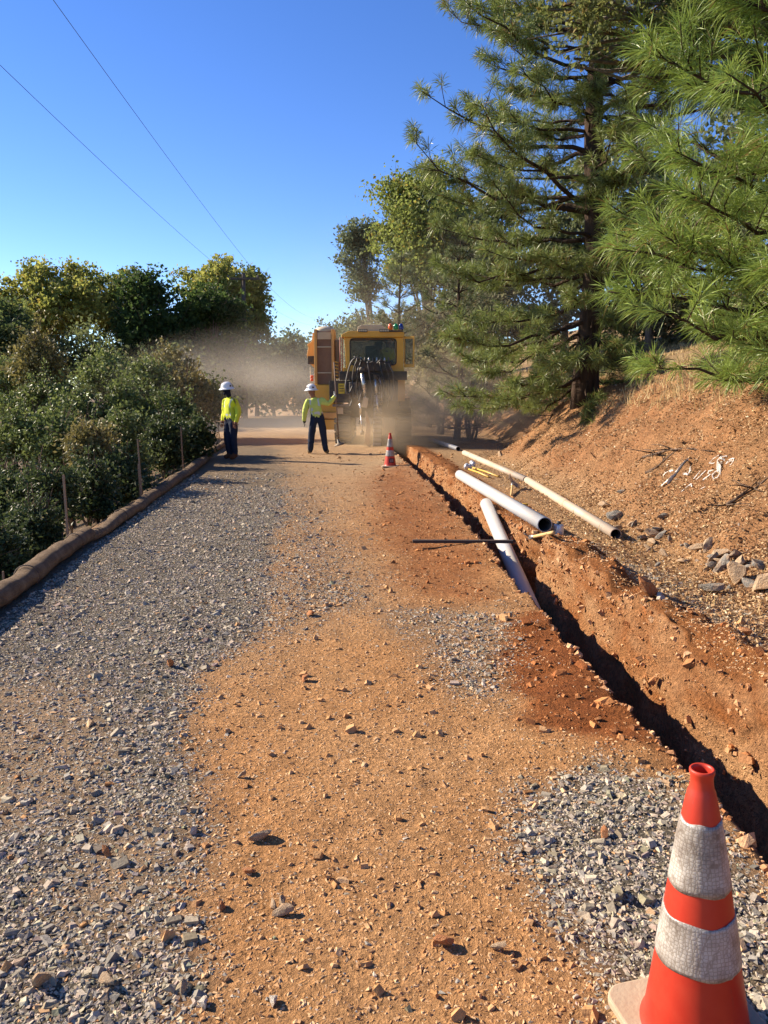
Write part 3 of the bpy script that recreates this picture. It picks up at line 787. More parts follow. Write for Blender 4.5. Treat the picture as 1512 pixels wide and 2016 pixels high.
# left side trees
px_tree('oak_tree', 'broad yellow green oak with several stems at the far left', 110, 500, 700, 150, 42, 62, 0.80, 17000, 0.175, YG1, YG2, 0.17, 41, stems=4, tips=(0.14, YEL), fork=0.4, shoots=40)
px_tree('oak_tree', 'oak with thin pale top just left of the dark cedars', 235, 520, 690, 62, 45, 24, 0.75, 6500, 0.17, (0.06, 0.08, 0.02), (0.16, 0.18, 0.05), 0.12, 43, stems=2, tips=(0.1, YEL), shoots=20)
px_tree('oak_tree', 'leafy oak crowning the skyline beside the utility pole', 430, 492, 690, 95, 48, 48, 0.85, 13000, 0.19, YG1, YG2, 0.18, 47, stems=2, tips=(0.12, YEL), shoots=36)
px_tree('oak_tree', 'slim oak to the right of the utility pole', 505, 520, 690, 38, 50, 14, 0.95, 5500, 0.19, YG1, (0.15, 0.18, 0.05), 0.13, 53, shoots=14)
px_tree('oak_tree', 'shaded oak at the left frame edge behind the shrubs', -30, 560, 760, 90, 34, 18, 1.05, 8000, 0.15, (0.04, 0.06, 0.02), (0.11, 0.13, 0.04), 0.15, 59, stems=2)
def cedar(label, cx, top, bot, halfw, Y, seed, nl):
    rng = np.random.default_rng(seed); a = pt(cx, top, Y); b = pt(cx, bot, Y); rx = halfw / F_PX * Y
    cl = []
    for i in range(46):
        f = rng.uniform(0, 1); ang = rng.uniform(0, 6.28); rr = rx * (0.25 + 0.75 * (1 - f) ** 0.6) * rng.uniform(0.55, 1.0)
        cl.append((np.array((a[0] + math.cos(ang) * rr, Y + math.sin(ang) * rr, b[2] + (a[2] - b[2]) * f)), rng.uniform(0.75, 1.3)))
    return broadleaf('cedar_tree', label, 'tree', (a[0], Y, Hs(a[0], Y)), cl, nl, 0.19, DK1, DK2, 0.2, seed=seed, hang=0.0, fork=0.15)
cedar('dark green cedar, the left of two, above the sunlit shrubs', 285, 560, 720, 70, 41, 61, 12000)
cedar('dark green cedar nearest the drifting dust on the left', 410, 575, 735, 72, 43, 67, 13000)
# trees closing the road end, seen through the dust
for i, (cx, top, bot, hw, Y, lab) in enumerate([
        (470, 640, 800, 55, 50, 'dusty oak behind the worker with the covered face'),
        (560, 645, 805, 60, 62, 'dusty oak at the end of the road between the two workers'),
        (395, 650, 810, 50, 44, 'dark oak behind the last stakes at the left roadside'),
        (600, 628, 790, 48, 75, 'pale hazy oak just left of the machine on the skyline'),
        (655, 618, 780, 52, 80, 'pale hazy oak directly behind the filter column of the machine'),
        (710, 610, 780, 48, 66, 'grey green oak peeking over the cab roof')]):
    px_tree('oak_tree', lab, cx, top, bot, hw, Y, 16, 1.3, 6000, 0.24, GG1, GG2, 0.2, 70 + i, group='oaks along the far end of the road')
# right background
px_tree('oak_tree', 'slender grey green oak with a dark visible trunk against the sky', 708, 395, 640, 42, 46, 20, 0.85, 8000, 0.15, GG1, (0.12, 0.14, 0.075), 0.2, 81, basepx=738, shoots=20)
px_tree('oak_tree', 'bright yellow green oak rising left of the tall pine', 828, 285, 620, 108, 38, 52, 1.05, 23000, 0.15, YG1, (0.19, 0.22, 0.06), 0.24, 83, basepx=850, tips=(0.1, YEL), shoots=36)
for i, (cx, top, bot, hw, Y, lab) in enumerate([
        (960, 330, 690, 105, 36, 'grey oak behind the left branches of the tall pine'),
        (905, 345, 700, 80, 42, 'pale oak filling the gap left of the tall pine'),
        (1110, 300, 660, 95, 40, 'grey oak behind the trunk of the tall pine'),
        (1270, 220, 650, 120, 34, 'grey oak between the two big pines'),
        (1450, 120, 640, 130, 30, 'large oak behind the bright young pine')]):
    px_tree('oak_tree', lab, cx, top, bot, hw, Y, 26, 1.1, 8500, 0.19, (0.06, 0.075, 0.035), (0.125, 0.14, 0.065), 0.22, 90 + i, group='oaks on the hillside behind the pines')
px_tree('brush_bush', 'dusty brush on the slope right behind the machine', 870, 640, 800, 55, 29, 16, 0.7, 7000, 0.13, (0.07, 0.075, 0.035), (0.14, 0.13, 0.06), 0.05, 97, stems=5, wood='stems', leafname='foliage')
px_tree('brush_bush', 'dusty brush low beside the open cab door', 925, 700, 830, 50, 26, 14, 0.6, 6000, 0.11, (0.06, 0.07, 0.03), (0.13, 0.125, 0.055), 0.05, 98, stems=5, wood='stems', leafname='foliage')
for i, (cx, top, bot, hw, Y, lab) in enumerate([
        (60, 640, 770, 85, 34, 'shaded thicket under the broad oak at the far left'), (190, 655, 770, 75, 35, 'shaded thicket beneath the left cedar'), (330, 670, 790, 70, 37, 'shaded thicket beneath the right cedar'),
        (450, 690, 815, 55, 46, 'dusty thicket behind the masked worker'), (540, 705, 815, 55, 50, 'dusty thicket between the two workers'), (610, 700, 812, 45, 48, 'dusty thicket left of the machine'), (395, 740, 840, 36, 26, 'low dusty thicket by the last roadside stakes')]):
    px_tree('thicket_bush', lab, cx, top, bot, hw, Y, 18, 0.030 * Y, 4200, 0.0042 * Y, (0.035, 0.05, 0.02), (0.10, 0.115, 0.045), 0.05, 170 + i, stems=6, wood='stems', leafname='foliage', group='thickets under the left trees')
for i, (cx, top, bot, hw, Y, lab) in enumerate([
        (845, 560, 760, 55, 36, 'grey brush on the slope behind the open cab door'), (960, 560, 720, 70, 33, 'grey brush low behind the drooping pine branches'), (1060, 580, 700, 60, 36, 'grey brush on the hillside left of the pine trunk'),
        (1230, 560, 690, 70, 38, 'grey brush on the hillside right of the pine trunk'), (1340, 540, 690, 75, 34, 'grey brush on the hillside behind the young pine'), (1470, 520, 690, 85, 32, 'grey brush on the hillside at the right edge'), (770, 600, 780, 50, 44, 'grey brush straight behind the cab')]):
    px_tree('hillside_brush', lab, cx, top, bot, hw, Y, 16, 0.026 * Y, 4200, 0.0045 * Y, (0.06, 0.065, 0.035), (0.125, 0.12, 0.065), 0.05, 190 + i, stems=6, wood='stems', leafname='foliage', group='brush on the hillside')
# overhanging oak on the right: trunk outside the frame, one limb reaching over the bank
rng = np.random.default_rng(5)
cl = []
for (px, py, Y, r) in [(1075, 20, 9.5, 0.34), (1120, 60, 9.2, 0.30), (1150, 10, 9.0, 0.38), (1165, 95, 9.0, 0.20), (1200, 40, 9.0, 0.36), (1250, 5, 9.2, 0.36), (1290, 55, 9.0, 0.30),
                       (1310, 105, 8.8, 0.20), (1345, 15, 9.0, 0.38), (1390, 40, 9.2, 0.32), (1380, 90, 9.4, 0.22), (1130, 115, 9.2, 0.13), (1230, -60, 9.4, 0.5), (1330, -70, 9.6, 0.5), (1440, -40, 9.8, 0.5), (1500, 40, 10, 0.45), (1120, -60, 9.4, 0.45)]:
    cl.append((pt(px, py, Y), r))
for i in range(22):
    cl.append((np.array((6.6, 10.8, 8.2)) + rng.normal(0, 1, 3) * np.array((1.5, 1.2, 1.0)), rng.uniform(0.45, 0.75)))
broadleaf('oak_tree', 'oak whose leafy branch tips hang into the top of the picture', 'tree', (6.9, 10.9, Hs(6.9, 10.9)), cl, 15000, 0.055, (0.06, 0.075, 0.022), (0.15, 0.155, 0.05), 0.24, seed=9, tips=(0.08, (0.25, 0.19, 0.06)))

# left roadside shrubs: (cx, top, bottom, half width, distance, colours, label)
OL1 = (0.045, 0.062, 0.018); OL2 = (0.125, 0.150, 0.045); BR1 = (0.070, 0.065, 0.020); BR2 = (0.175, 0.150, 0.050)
DG1 = (0.022, 0.033, 0.012); DG2 = (0.060, 0.078, 0.026); LG2 = (0.17, 0.20, 0.06)  # DG greens put the hedge's low shade into the leaf colour
SH = [
    (20, 700, 830, 70, 23, OL1, LG2, 'pale green shrub at the left edge below the broad oak'),
    (70, 655, 790, 34, 20, BR1, (0.17, 0.145, 0.05), 'tall thin brownish sapling shrub rising at the far left'),
    (120, 715, 840, 75, 22, OL1, OL2, 'olive shrub with shiny leaves left of the brown bush'),
    (205, 690, 800, 72, 27, OL1, LG2, 'light green shrub in front of the dark cedar'),
    (285, 715, 820, 62, 25, OL1, OL2, 'olive shrub directly left of the brown leaved bush'),
    (340, 682, 810, 52, 27, BR1, BR2, 'brown leaved bush at the edge of the dust'),
    (372, 730, 830, 26, 25, BR1, (0.17, 0.14, 0.05), 'narrow tawny bush overlooking the road bend'),
    (75, 745, 870, 75, 19, OL1, OL2, 'olive shrub in the second row at the far left'),
    (160, 748, 870, 60, 18.5, OL1, LG2, 'bright leaved shrub in the second row behind the twiggy tan bush'),
    (250, 752, 880, 66, 19, OL1, OL2, 'olive shrub in the second row behind the second pair of stakes'),
    (338, 762, 880, 50, 19.5, OL1, OL2, 'olive shrub in the second row below the brown leaved bush'),
    (40, 790, 930, 75, 15, OL1, OL2, 'sun flecked shrub in the middle row at the left edge'),
    (130, 800, 950, 70, 14.5, OL1, OL2, 'sun flecked shrub in the middle row behind the twiggy bush'),
    (165, 810, 960, 34, 12.6, BR1, (0.20, 0.165, 0.06), 'twiggy tan bush standing out against the dark shrubs'),
    (235, 810, 960, 66, 14.5, DG1, OL2, 'dark shrub behind the second tall stake'),
    (320, 810, 930, 60, 16.5, DG1, DG2, 'dark shrub behind the third tall stake'),
    (375, 830, 905, 32, 18, DG1, DG2, 'low black green shrub at the roadside near the last fibre roll'),
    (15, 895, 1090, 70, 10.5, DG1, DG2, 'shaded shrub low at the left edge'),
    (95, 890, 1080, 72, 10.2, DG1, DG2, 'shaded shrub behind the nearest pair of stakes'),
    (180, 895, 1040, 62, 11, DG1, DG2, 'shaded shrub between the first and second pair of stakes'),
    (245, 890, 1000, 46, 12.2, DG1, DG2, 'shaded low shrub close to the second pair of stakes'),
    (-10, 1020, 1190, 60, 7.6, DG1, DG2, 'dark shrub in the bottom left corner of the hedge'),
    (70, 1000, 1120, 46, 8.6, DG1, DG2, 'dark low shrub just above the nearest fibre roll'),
]
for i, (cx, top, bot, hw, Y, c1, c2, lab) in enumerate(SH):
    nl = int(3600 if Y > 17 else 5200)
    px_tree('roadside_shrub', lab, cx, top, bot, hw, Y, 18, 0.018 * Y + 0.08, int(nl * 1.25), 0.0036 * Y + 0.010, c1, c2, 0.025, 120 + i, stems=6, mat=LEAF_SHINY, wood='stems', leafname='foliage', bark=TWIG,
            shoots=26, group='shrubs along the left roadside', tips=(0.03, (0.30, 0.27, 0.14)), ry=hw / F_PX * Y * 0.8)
# ================================================================== ROADSIDE OBJECTS
PVC = paint('grey_white_pvc', (0.47, 0.47, 0.46), 0.42, 0, (0.50, 0.36, 0.20), 0.6, 0.9, 0.03, 80)
PVC_D = paint('dust_coated_pvc', (0.46, 0.38, 0.29), 0.6, 0, (0.50, 0.30, 0.15), 0.9, 1.1, 0.05, 80)
PVC_IN = paint('pvc_inside', (0.10, 0.095, 0.09), 0.7, 0, (0.1, 0.07, 0.05), 0.4, 4)
WOOD_OLD = paint('weathered_stake_wood', (0.30, 0.20, 0.13), 0.9, 0, (0.16, 0.11, 0.08), 0.6, 9, 0.5, 90, 0.1)
WOOD_PALE = paint('pale_handle_wood', (0.55, 0.36, 0.15), 0.7, 0, (0.35, 0.2, 0.1), 0.4, 9, 0.2, 90, 0.3)
STEEL = paint('worn_steel', (0.34, 0.32, 0.30), 0.45, 0.7, (0.25, 0.15, 0.08), 0.6, 7, 0.15)
RUST = paint('dark_rusty_steel', (0.055, 0.042, 0.035), 0.75, 0.3, (0.13, 0.06, 0.03), 0.5, 9, 0.3)
YELLOW = paint('yellow_plastic', (0.58, 0.36, 0.06), 0.45, 0, (0.35, 0.2, 0.08), 0.35, 12)
TIN = paint('printed_tin', (0.60, 0.60, 0.61), 0.3, 0.35, (0.3, 0.2, 0.12), 0.35, 8)
DARKP = paint('black_plastic', (0.03, 0.03, 0.032), 0.5, 0, (0.2, 0.13, 0.08), 0.35, 8)

def ground_pt(px, py, it=6):
    """the ground point seen at a measured picture position (works on the bank too)"""
    d = ray(px, py); lo, hi = 1.4, 90.0
    for n in (90, 24, 24):
        ts = np.geomspace(lo, hi, n); P = np.array((0, 0, CAM_H)) + d[None] * ts[:, None]
        i = int(np.argmax(P[:, 2] < H(P[:, 0], P[:, 1])))
        lo, hi = ts[max(0, i - 1)], ts[max(1, i)]
    return np.array((0, 0, CAM_H)) + d * (lo + hi) / 2

# ---- pipes
def pipe(label, A, B, r, group=None, joints=(), wall=0.008, PVC=PVC):
    A = np.array(A, float); B = np.array(B, float)
    base = (A + B) / 2
    root = thing('drain_pipe', label, 'pipe', tuple(base), 0, group)
    d = (B - A); L = np.linalg.norm(d); d /= L
    q = np.array(Vector(d).to_track_quat('Z', 'Y').to_matrix())
    bell = 0.012
    prof = [(r - wall, 0.0), (r, 0.0), (r, L - 0.26), (r + bell, L - 0.21), (r + bell, L), (r + bell - wall, L)] if joints == 'bell' else [(r - wall, 0), (r, 0), (r, L), (r - wall, L)]
    Acc().lathe(prof, 28, A, q).build('barrel', PVC, root, True)
    Acc().lathe([(r - wall, L), (r - wall, 0)], 28, A, q).build('bore', PVC_IN, root, True)
    if joints and joints != 'bell':
        for f in joints:
            Acc().lathe([(r, L * f - 0.09), (r + 0.006, L * f - 0.085), (r + 0.006, L * f + 0.085), (r, L * f + 0.09)], 28, A, q).build('coupling', PVC, root, True)
    return root
def on(px, py, r, lift=0.0):
    p = ground_pt(px, py); p[2] = Hs(p[0], p[1]) + r * 0.92 + lift; return p
R6 = 0.080
a = on(905, 945, R6); b = on(1072, 1054, R6)
_lift = max(0.0, max(Hs(*(a + (b - a) * t)[:2]) + R6 * 0.85 - (a + (b - a) * t)[2] for t in np.linspace(0, 1, 14)))
a[2] += _lift * 0.8; b[2] += _lift * 0.8
P1END = b.copy()
pipe('white pipe lying beside the trench with its dark open end toward the viewer', b, a, R6, 'loose white pipes')
a3 = on(914, 896, 0.064); m3 = on(1038, 952, 0.064); b3 = on(1212, 1062, 0.064)
pipe('dust stained pipe at the foot of the bank, the farther of two in line', m3 + (a3 - m3) * 0.012, a3, 0.064, 'loose white pipes', (0.72,), PVC=PVC_D)
pipe('dust stained pipe at the foot of the bank, ending by the ditch rocks', b3, m3, 0.064, 'loose white pipes', (0.45,), PVC=PVC_D)
pa = on(846, 869, 0.064); pb = on(902, 888, 0.064)
pipe('grey pipe lying in the dusty shade beyond the others', pb, pa, 0.064, 'loose white pipes')
top = pt(957, 992, 10.0); bot = pt(1047, 1200, 6.75)
pipe('white pipe tilted down into the trench', bot + (bot - top) * 0.10, top, 0.078, 'loose white pipes')

# ---- black bar across the trench
A = ground_pt(812, 1080); B = ground_pt(1010, 1080)
_m = max(Hs(*(A[:2] + (B[:2] - A[:2]) * t)) for t in np.linspace(0, 0.55, 12)) + 0.022
A[2] = _m; B[2] = max(_m, Hs(B[0], B[1]) + 0.02)
bar = Acc(); d = B - A; ang = math.degrees(math.atan2(d[1], d[0]))
bar.box((A + B) / 2, (np.linalg.norm(d[:2]), 0.055, 0.03), rot('Z', ang) @ rot('Y', -math.degrees(math.atan2(d[2], np.linalg.norm(d[:2])))))
o = bar.build('steel_bar', RUST, None, False, 0.004)
tag(o, 'long flat dark steel bar laid across the trench', 'bar')

# ---- shovels
def shovel(name, label, head, handle_end, blade_n, blade_w, blade_l, square):
    head = np.array(head, float); e = np.array(handle_end, float)
    root = thing(name, label, 'shovel', tuple(head))
    ax = e - head; L = np.linalg.norm(ax); ax /= L
    n = np.array(blade_n, float); n -= ax * n.dot(ax); n /= np.linalg.norm(n); s = np.cross(ax, n)
    h = Acc(); P = np.array([head + ax * t for t in np.linspace(-0.02, L, 8)])
    h.tube(P, 0.017, 10); h.build('handle', WOOD_PALE, root, True)
    bl = Acc(); rows = 9; cols = 7; V = []
    for i in range(rows):
        f = i / (rows - 1); w = blade_w * (1 if square else math.sqrt(max(0.03, 1 - f ** 3)))
        for j in range(cols):
            g = j / (cols - 1) * 2 - 1
            V.append(head - ax * (blade_l * f - 0.03) + s * g * w / 2 + n * (0.035 * g * g + 0.015 * f))
    V = np.array(V); V2 = V - n * 0.004
    F = []; k = rows * cols
    for i in range(rows - 1):
        for j in range(cols - 1):
            q = (i * cols + j, i * cols + j + 1, (i + 1) * cols + j + 1, (i + 1) * cols + j)
            F.append(q); F.append(tuple(x + k for x in q[::-1]))
    for i in range(rows - 1):
        for j in (0, cols - 1):
            F.append((i * cols + j, (i + 1) * cols + j, (i + 1) * cols + j + k, i * cols + j + k))
    for j in range(cols - 1):
        for i in (0, rows - 1):
            F.append((i * cols + j, i * cols + j + 1, i * cols + j + 1 + k, i * cols + j + k))
    bl.add(np.concatenate([V, V2]), F); bl.build('blade', STEEL, root, True)
    sk = Acc(); sk.tube(np.array([head - ax * 0.05, head + ax * 0.16]), [0.026, 0.019], 10); sk.build('socket', STEEL, root, True)
    return root
# spade propped on the pipe: blade resting on the pipe, handle down on the ground
hp = pt(1009, 952, 12.6)
ge = on(1006, 978, 0.012)
shovel('spade', 'grey spade propped upside down against the dusty pipes', hp, ge, (0.5, -0.8, 0.5), 0.26, 0.26, True)
s1 = on(1046, 1070, 0.03); s2 = on(1082, 1088, 0.02)
shovel('spade', 'small round bladed shovel lying at the trench notch near the can', s1 + np.array((0, 0, 0.04)), s2 + (s2 - s1) * 0.15, (0, -0.2, 1), 0.15, 0.20, False)

# ---- two yellow handled tools with a grey wrapped head
for i, (q0, q1) in enumerate([((922, 926), (962, 941)), ((930, 923), (981, 940))]):
    a = on(*q0, 0.03); b = on(*q1, 0.02)
    root = thing('hand_tool', ['yellow handled tool with a pale wrapped head, nearer the trench', 'yellow handled tool with a pale wrapped head, nearer the bank'][i], 'tool', tuple(a), 0, 'yellow handled tools')
    Acc().tube(np.array([a, (a + b) / 2 + (0, 0, 0.01), b]), 0.019, 8).build('handle', YELLOW, root, True)
    hd = Acc(); c = a - (b - a) / np.linalg.norm(b - a) * 0.05 + np.array((0, 0, 0.04))
    for j in range(4):
        hd.ball(c + RNG.normal(0, 0.035, 3), RNG.uniform(0.045, 0.064, 3), 9, 6)
    hd.build('head', TIN, root, True)

# ---- can beside the pipe
c = np.array((P1END[0] + 0.17, P1END[1] + 0.10, 0.0)); c[2] = Hs(c[0], c[1]) - 0.004
root = thing('glue_can', 'small silver can with a screw cap by the open pipe end', 'can', tuple(c))
Acc().lathe([(0.001, 0), (0.052, 0), (0.054, 0.004), (0.054, 0.13), (0.05, 0.138), (0.03, 0.142), (0.001, 0.142)], 20, c).build('body', TIN, root, True)
Acc().lathe([(0.024, 0.14), (0.024, 0.168), (0.022, 0.172), (0.001, 0.172)], 14, c).build('cap', DARKP, root, True)
# ---- yellow tape measure
c = on(1033, 1001, 0.0)
root = thing('tape_measure', 'small yellow tape measure dropped on the ground by the pipe', 'tape measure', tuple(c))
Acc().box(c + np.array((0, 0, 0.035)), (0.085, 0.05, 0.07), rot('Z', 20)).build('case', YELLOW, root, False, 0.012)
Acc().box(c + np.array((0.06, 0.012, 0.012)), (0.03, 0.022, 0.012), rot('Z', 20)).build('hook', DARKP, root, False, 0.002)

# ---- traffic cones
def cone_orange(name, dusty):
    t = NT(name)
    f = t.noise(5, 6, 0.65); g = t.noise(40, 4, 0.6)
    c = t.mix(t.ramp(f, [(0.3, (0, 0, 0)), (0.75, (1, 1, 1))]), (0.42, 0.018, 0.008), (0.52, 0.052, 0.022))
    sc = t.ramp(t.noise(3.2, 8, 0.75), [(0.60, (0, 0, 0)), (0.70, (1, 1, 1))])
    c = t.mix(t.math('MULTIPLY', sc, 0.55 * dusty), c, (0.50, 0.26, 0.16))
    mp = t.n('ShaderNodeMapping'); mp.inputs['Scale'].default_value = (14, 14, 2.2); t.l(t.coord(), mp.inputs[0])
    st = t.ramp(t.noise(2.0, 6, 0.7, mp.outputs[0]), [(0.66, (0, 0, 0)), (0.72, (1, 1, 1))])
    c = t.mix(t.math('MULTIPLY', st, 0.35 * dusty), c, (0.16, 0.07, 0.05))
    b = t.bsdf(c, t.math('ADD', t.math('MULTIPLY', f, 0.3), 0.32), 0, t.bump(g, 0.05, 0.005), 0.45)
    tr = t.n('ShaderNodeBsdfTranslucent'); tr.inputs[0].default_value = (0.85, 0.06, 0.03, 1)
    mx = t.n('ShaderNodeMixShader'); mx.inputs[0].default_value = 0.07
    t.l(b, mx.inputs[1]); t.l(tr.outputs[0], mx.inputs[2])
    return t.done(mx.outputs[0])
def collar_mat():
    t = NT('reflective_collar'); co = t.coord()
    vo = t.n('ShaderNodeTexVoronoi', feature='DISTANCE_TO_EDGE'); vo.inputs['Scale'].default_value = 105; vo.inputs['Randomness'].default_value = 0.35
    t.l(co, vo.inputs['Vector'])
    cell = t.ramp(vo.outputs['Distance'], [(0.03, (0.52, 0.47, 0.42)), (0.14, (1, 1, 1))])
    f = t.noise(9, 7, 0.7)
    c = t.mix(t.ramp(f, [(0.38, (0, 0, 0)), (0.62, (1, 1, 1))]), (0.48, 0.45, 0.40), (0.19, 0.16, 0.135))
    c = t.mix(0.75, c, cell, 'MULTIPLY')
    mp = t.n('ShaderNodeMapping'); mp.inputs['Scale'].default_value = (5, 5, 60); t.l(co, mp.inputs[0])
    mp.inputs['Rotation'].default_value = (0.4, 0.5, 0.6)
    sc = t.ramp(t.noise(1.2, 6, 0.75, mp.outputs[0]), [(0.60, (0, 0, 0)), (0.66, (1, 1, 1))])
    c = t.mix(t.math('MULTIPLY', sc, 0.5), c, (0.20, 0.16, 0.13))
    return t.done(t.bsdf(c, 0.38, 0, t.bump(t.math('ADD', f, t.math('MULTIPLY', vo.outputs['Distance'], 0.5)), 0.25, 0.01), 0.6))
CONE_M = cone_orange('cone_plastic', 1.0); COLLAR = collar_mat()
BASE_M = paint('cone_base_rubber', (0.42, 0.33, 0.22), 0.85, 0, (0.30, 0.17, 0.09), 0.6, 6, 0.25)
RC = [(0.126, 0.03), (0.097, 0.228), (0.080, 0.352), (0.070, 0.422), (0.0445, 0.588), (0.0345, 0.640)]
def rcone(z):
    zs = [q[1] for q in RC]; rs = [q[0] for q in RC]; return float(np.interp(z, zs, rs))
def cone(label, loc, rotz, dent=0.0):
    root = thing('traffic_cone', label, 'traffic cone', tuple(loc), rotz, 'orange traffic cones')
    prof = [(0.134, 0.028), (0.131, 0.033)] + [(rcone(z), z) for z in np.linspace(0.045, 0.638, 26)]
    prof += [(0.0335, 0.643), (0.0318, 0.652), (0.0285, 0.660), (0.0268, 0.668), (0.0255, 0.682), (0.0258, 0.692), (0.0285, 0.700), (0.0285, 0.707), (0.0265, 0.710), (0.0225, 0.709), (0.0205, 0.703), (0.0215, 0.68), (0.024, 0.64)]
    sh = Acc(); sh.lathe(prof, 56); V = sh.v[0]
    th = np.arctan2(V[:, 1], V[:, 0]); k = np.exp(-((V[:, 2] - 0.30) / 0.25) ** 2) * dent
    V[:, 0] *= 1 + k * 0.02 * np.sin(2 * th + 1); V[:, 1] *= 1 + k * 0.02 * np.cos(3 * th)
    sh.build('shell', CONE_M, root, True, offset=(0, 0, 0))
    for i, (z0, z1) in enumerate(((0.422, 0.588), (0.228, 0.352))):
        c = Acc(); zz = np.linspace(z0, z1, 14)
        pr = [(rcone(z0) - 0.001, z0)] + [(rcone(z) + 0.0022, z) for z in zz] + [(rcone(z1) - 0.001, z1)]
        c.lathe(pr, 56); W = c.v[0]; th = np.arctan2(W[:, 1], W[:, 0])
        W[:, 2] += 0.0025 * np.sin(th * 5 + i) * ((W[:, 2] < z0 + 0.002) | (W[:, 2] > z1 - 0.002))
        for tc in (-1.35, -1.62, -2.2):
            bump = 0.0022 * np.exp(-((th - tc) / 0.02) ** 2); W[:, 0] *= 1 + bump / 0.08; W[:, 1] *= 1 + bump / 0.08
        c.build('reflective_collar', COLLAR, root, True, offset=(0, 0, 0))
    b = Acc(); n = 8; s = 0.168; cr = 0.05
    pts = []
    for cx, cy, a0 in ((s - cr, s - cr, 0), (-s + cr, s - cr, 90), (-s + cr, -s + cr, 180), (s - cr, -s + cr, 270)):
        for i in range(n): aa = math.radians(a0 + 90 * i / (n - 1)); pts.append((cx + cr * math.cos(aa), cy + cr * math.sin(aa)))
    b.prism(pts[::-1], 0.004, 0.03, 'z'); b.build('base', BASE_M, root, False, 0.006, offset=(0, 0, 0))
    return root
zc = Hs(0.775, 1.69)
near_cone = cone('large orange and white traffic cone standing in the near right corner', (0.775, 1.69, zc), math.radians(12), 1.0)
near_cone.rotation_euler = Euler((0, math.radians(-2.6), math.radians(12)), 'ZYX')
cf = gp(768, 921); cf[2] = Hs(cf[0], cf[1])
far_cone = cone('small orange cone with a dark stencil standing before the machine', cf, math.radians(-8), 0.3)
# stencilled mark on the far cone: dark square with pale letters
sq = Acc(); V = []; F = []
nU, nV = 7, 5
def cone_patch(acc, u0, u1, z0, z1, off):
    V = []; F = []
    for i in range(nU):
        for j in range(nV):
            z = z0 + (z1 - z0) * j / (nV - 1); r = rcone(z) + off; a = -math.pi / 2 + math.radians(8) + (u0 + (u1 - u0) * i / (nU - 1)) / r
            V.append((r * math.cos(a), r * math.sin(a), z))
    for i in range(nU - 1):
        for j in range(nV - 1):
            k = i * nV + j; F.append((k, k + nV, k + nV + 1, k + 1))
    acc.add(V, F)
cone_patch(sq, -0.02, 0.085, 0.095, 0.185, 0.003)
sqo = sq.build('stencil_mark', paint('black_stencil', (0.03, 0.012, 0.012), 0.6, 0, (0.2, 0.05, 0.03), 0.3, 10), far_cone, True, offset=(0, 0, 0))
lt_ = Acc()
for (u0, u1, z0, z1) in [(0.004, 0.010, 0.115, 0.165), (0.010, 0.026, 0.115, 0.122), (0.030, 0.046, 0.159, 0.165), (0.030, 0.036, 0.140, 0.159), (0.030, 0.046, 0.138, 0.144), (0.040, 0.046, 0.120, 0.138), (0.030, 0.046, 0.115, 0.121),
                         (0.058, 0.064, 0.115, 0.165), (0.052, 0.058, 0.152, 0.160)]:
    cone_patch(lt_, u0, u1, z0, z1, 0.0045)
lt_.build('stencil_letters', paint('pale_stencil', (0.55, 0.33, 0.33), 0.6, 0, (0.3, 0.1, 0.1), 0.3, 10), far_cone, True, offset=(0, 0, 0))

# ---- fibre rolls
def burlap():
    t = NT('burlap_netting'); co = t.coord()
    wv = t.n('ShaderNodeTexWave'); wv.inputs['Scale'].default_value = 60; wv.inputs['Distortion'].default_value = 3; t.l(co, wv.inputs[0])
    n = t.noise(60, 5, 0.7); h = t.math('ADD', n, t.math('MULTIPLY', wv.outputs['Fac'], 0.3))
    c = t.ramp(t.noise(8, 6, 0.7), [(0.3, (0.12, 0.082, 0.052)), (0.7, (0.25, 0.18, 0.115))])
    c = t.mix(0.5, c, t.ramp(n, [(0.3, (0.6, 0.6, 0.6)), (0.7, (1.3, 1.3, 1.3))]), 'MULTIPLY')
    return t.done(t.bsdf(c, 0.95, 0, t.bump(h, 0.7, 0.02), 0.1))
BURLAP = burlap()
TWINE = paint('twine', (0.10, 0.07, 0.05), 0.9, 0, (0.1, 0.07, 0.05), 0.2)
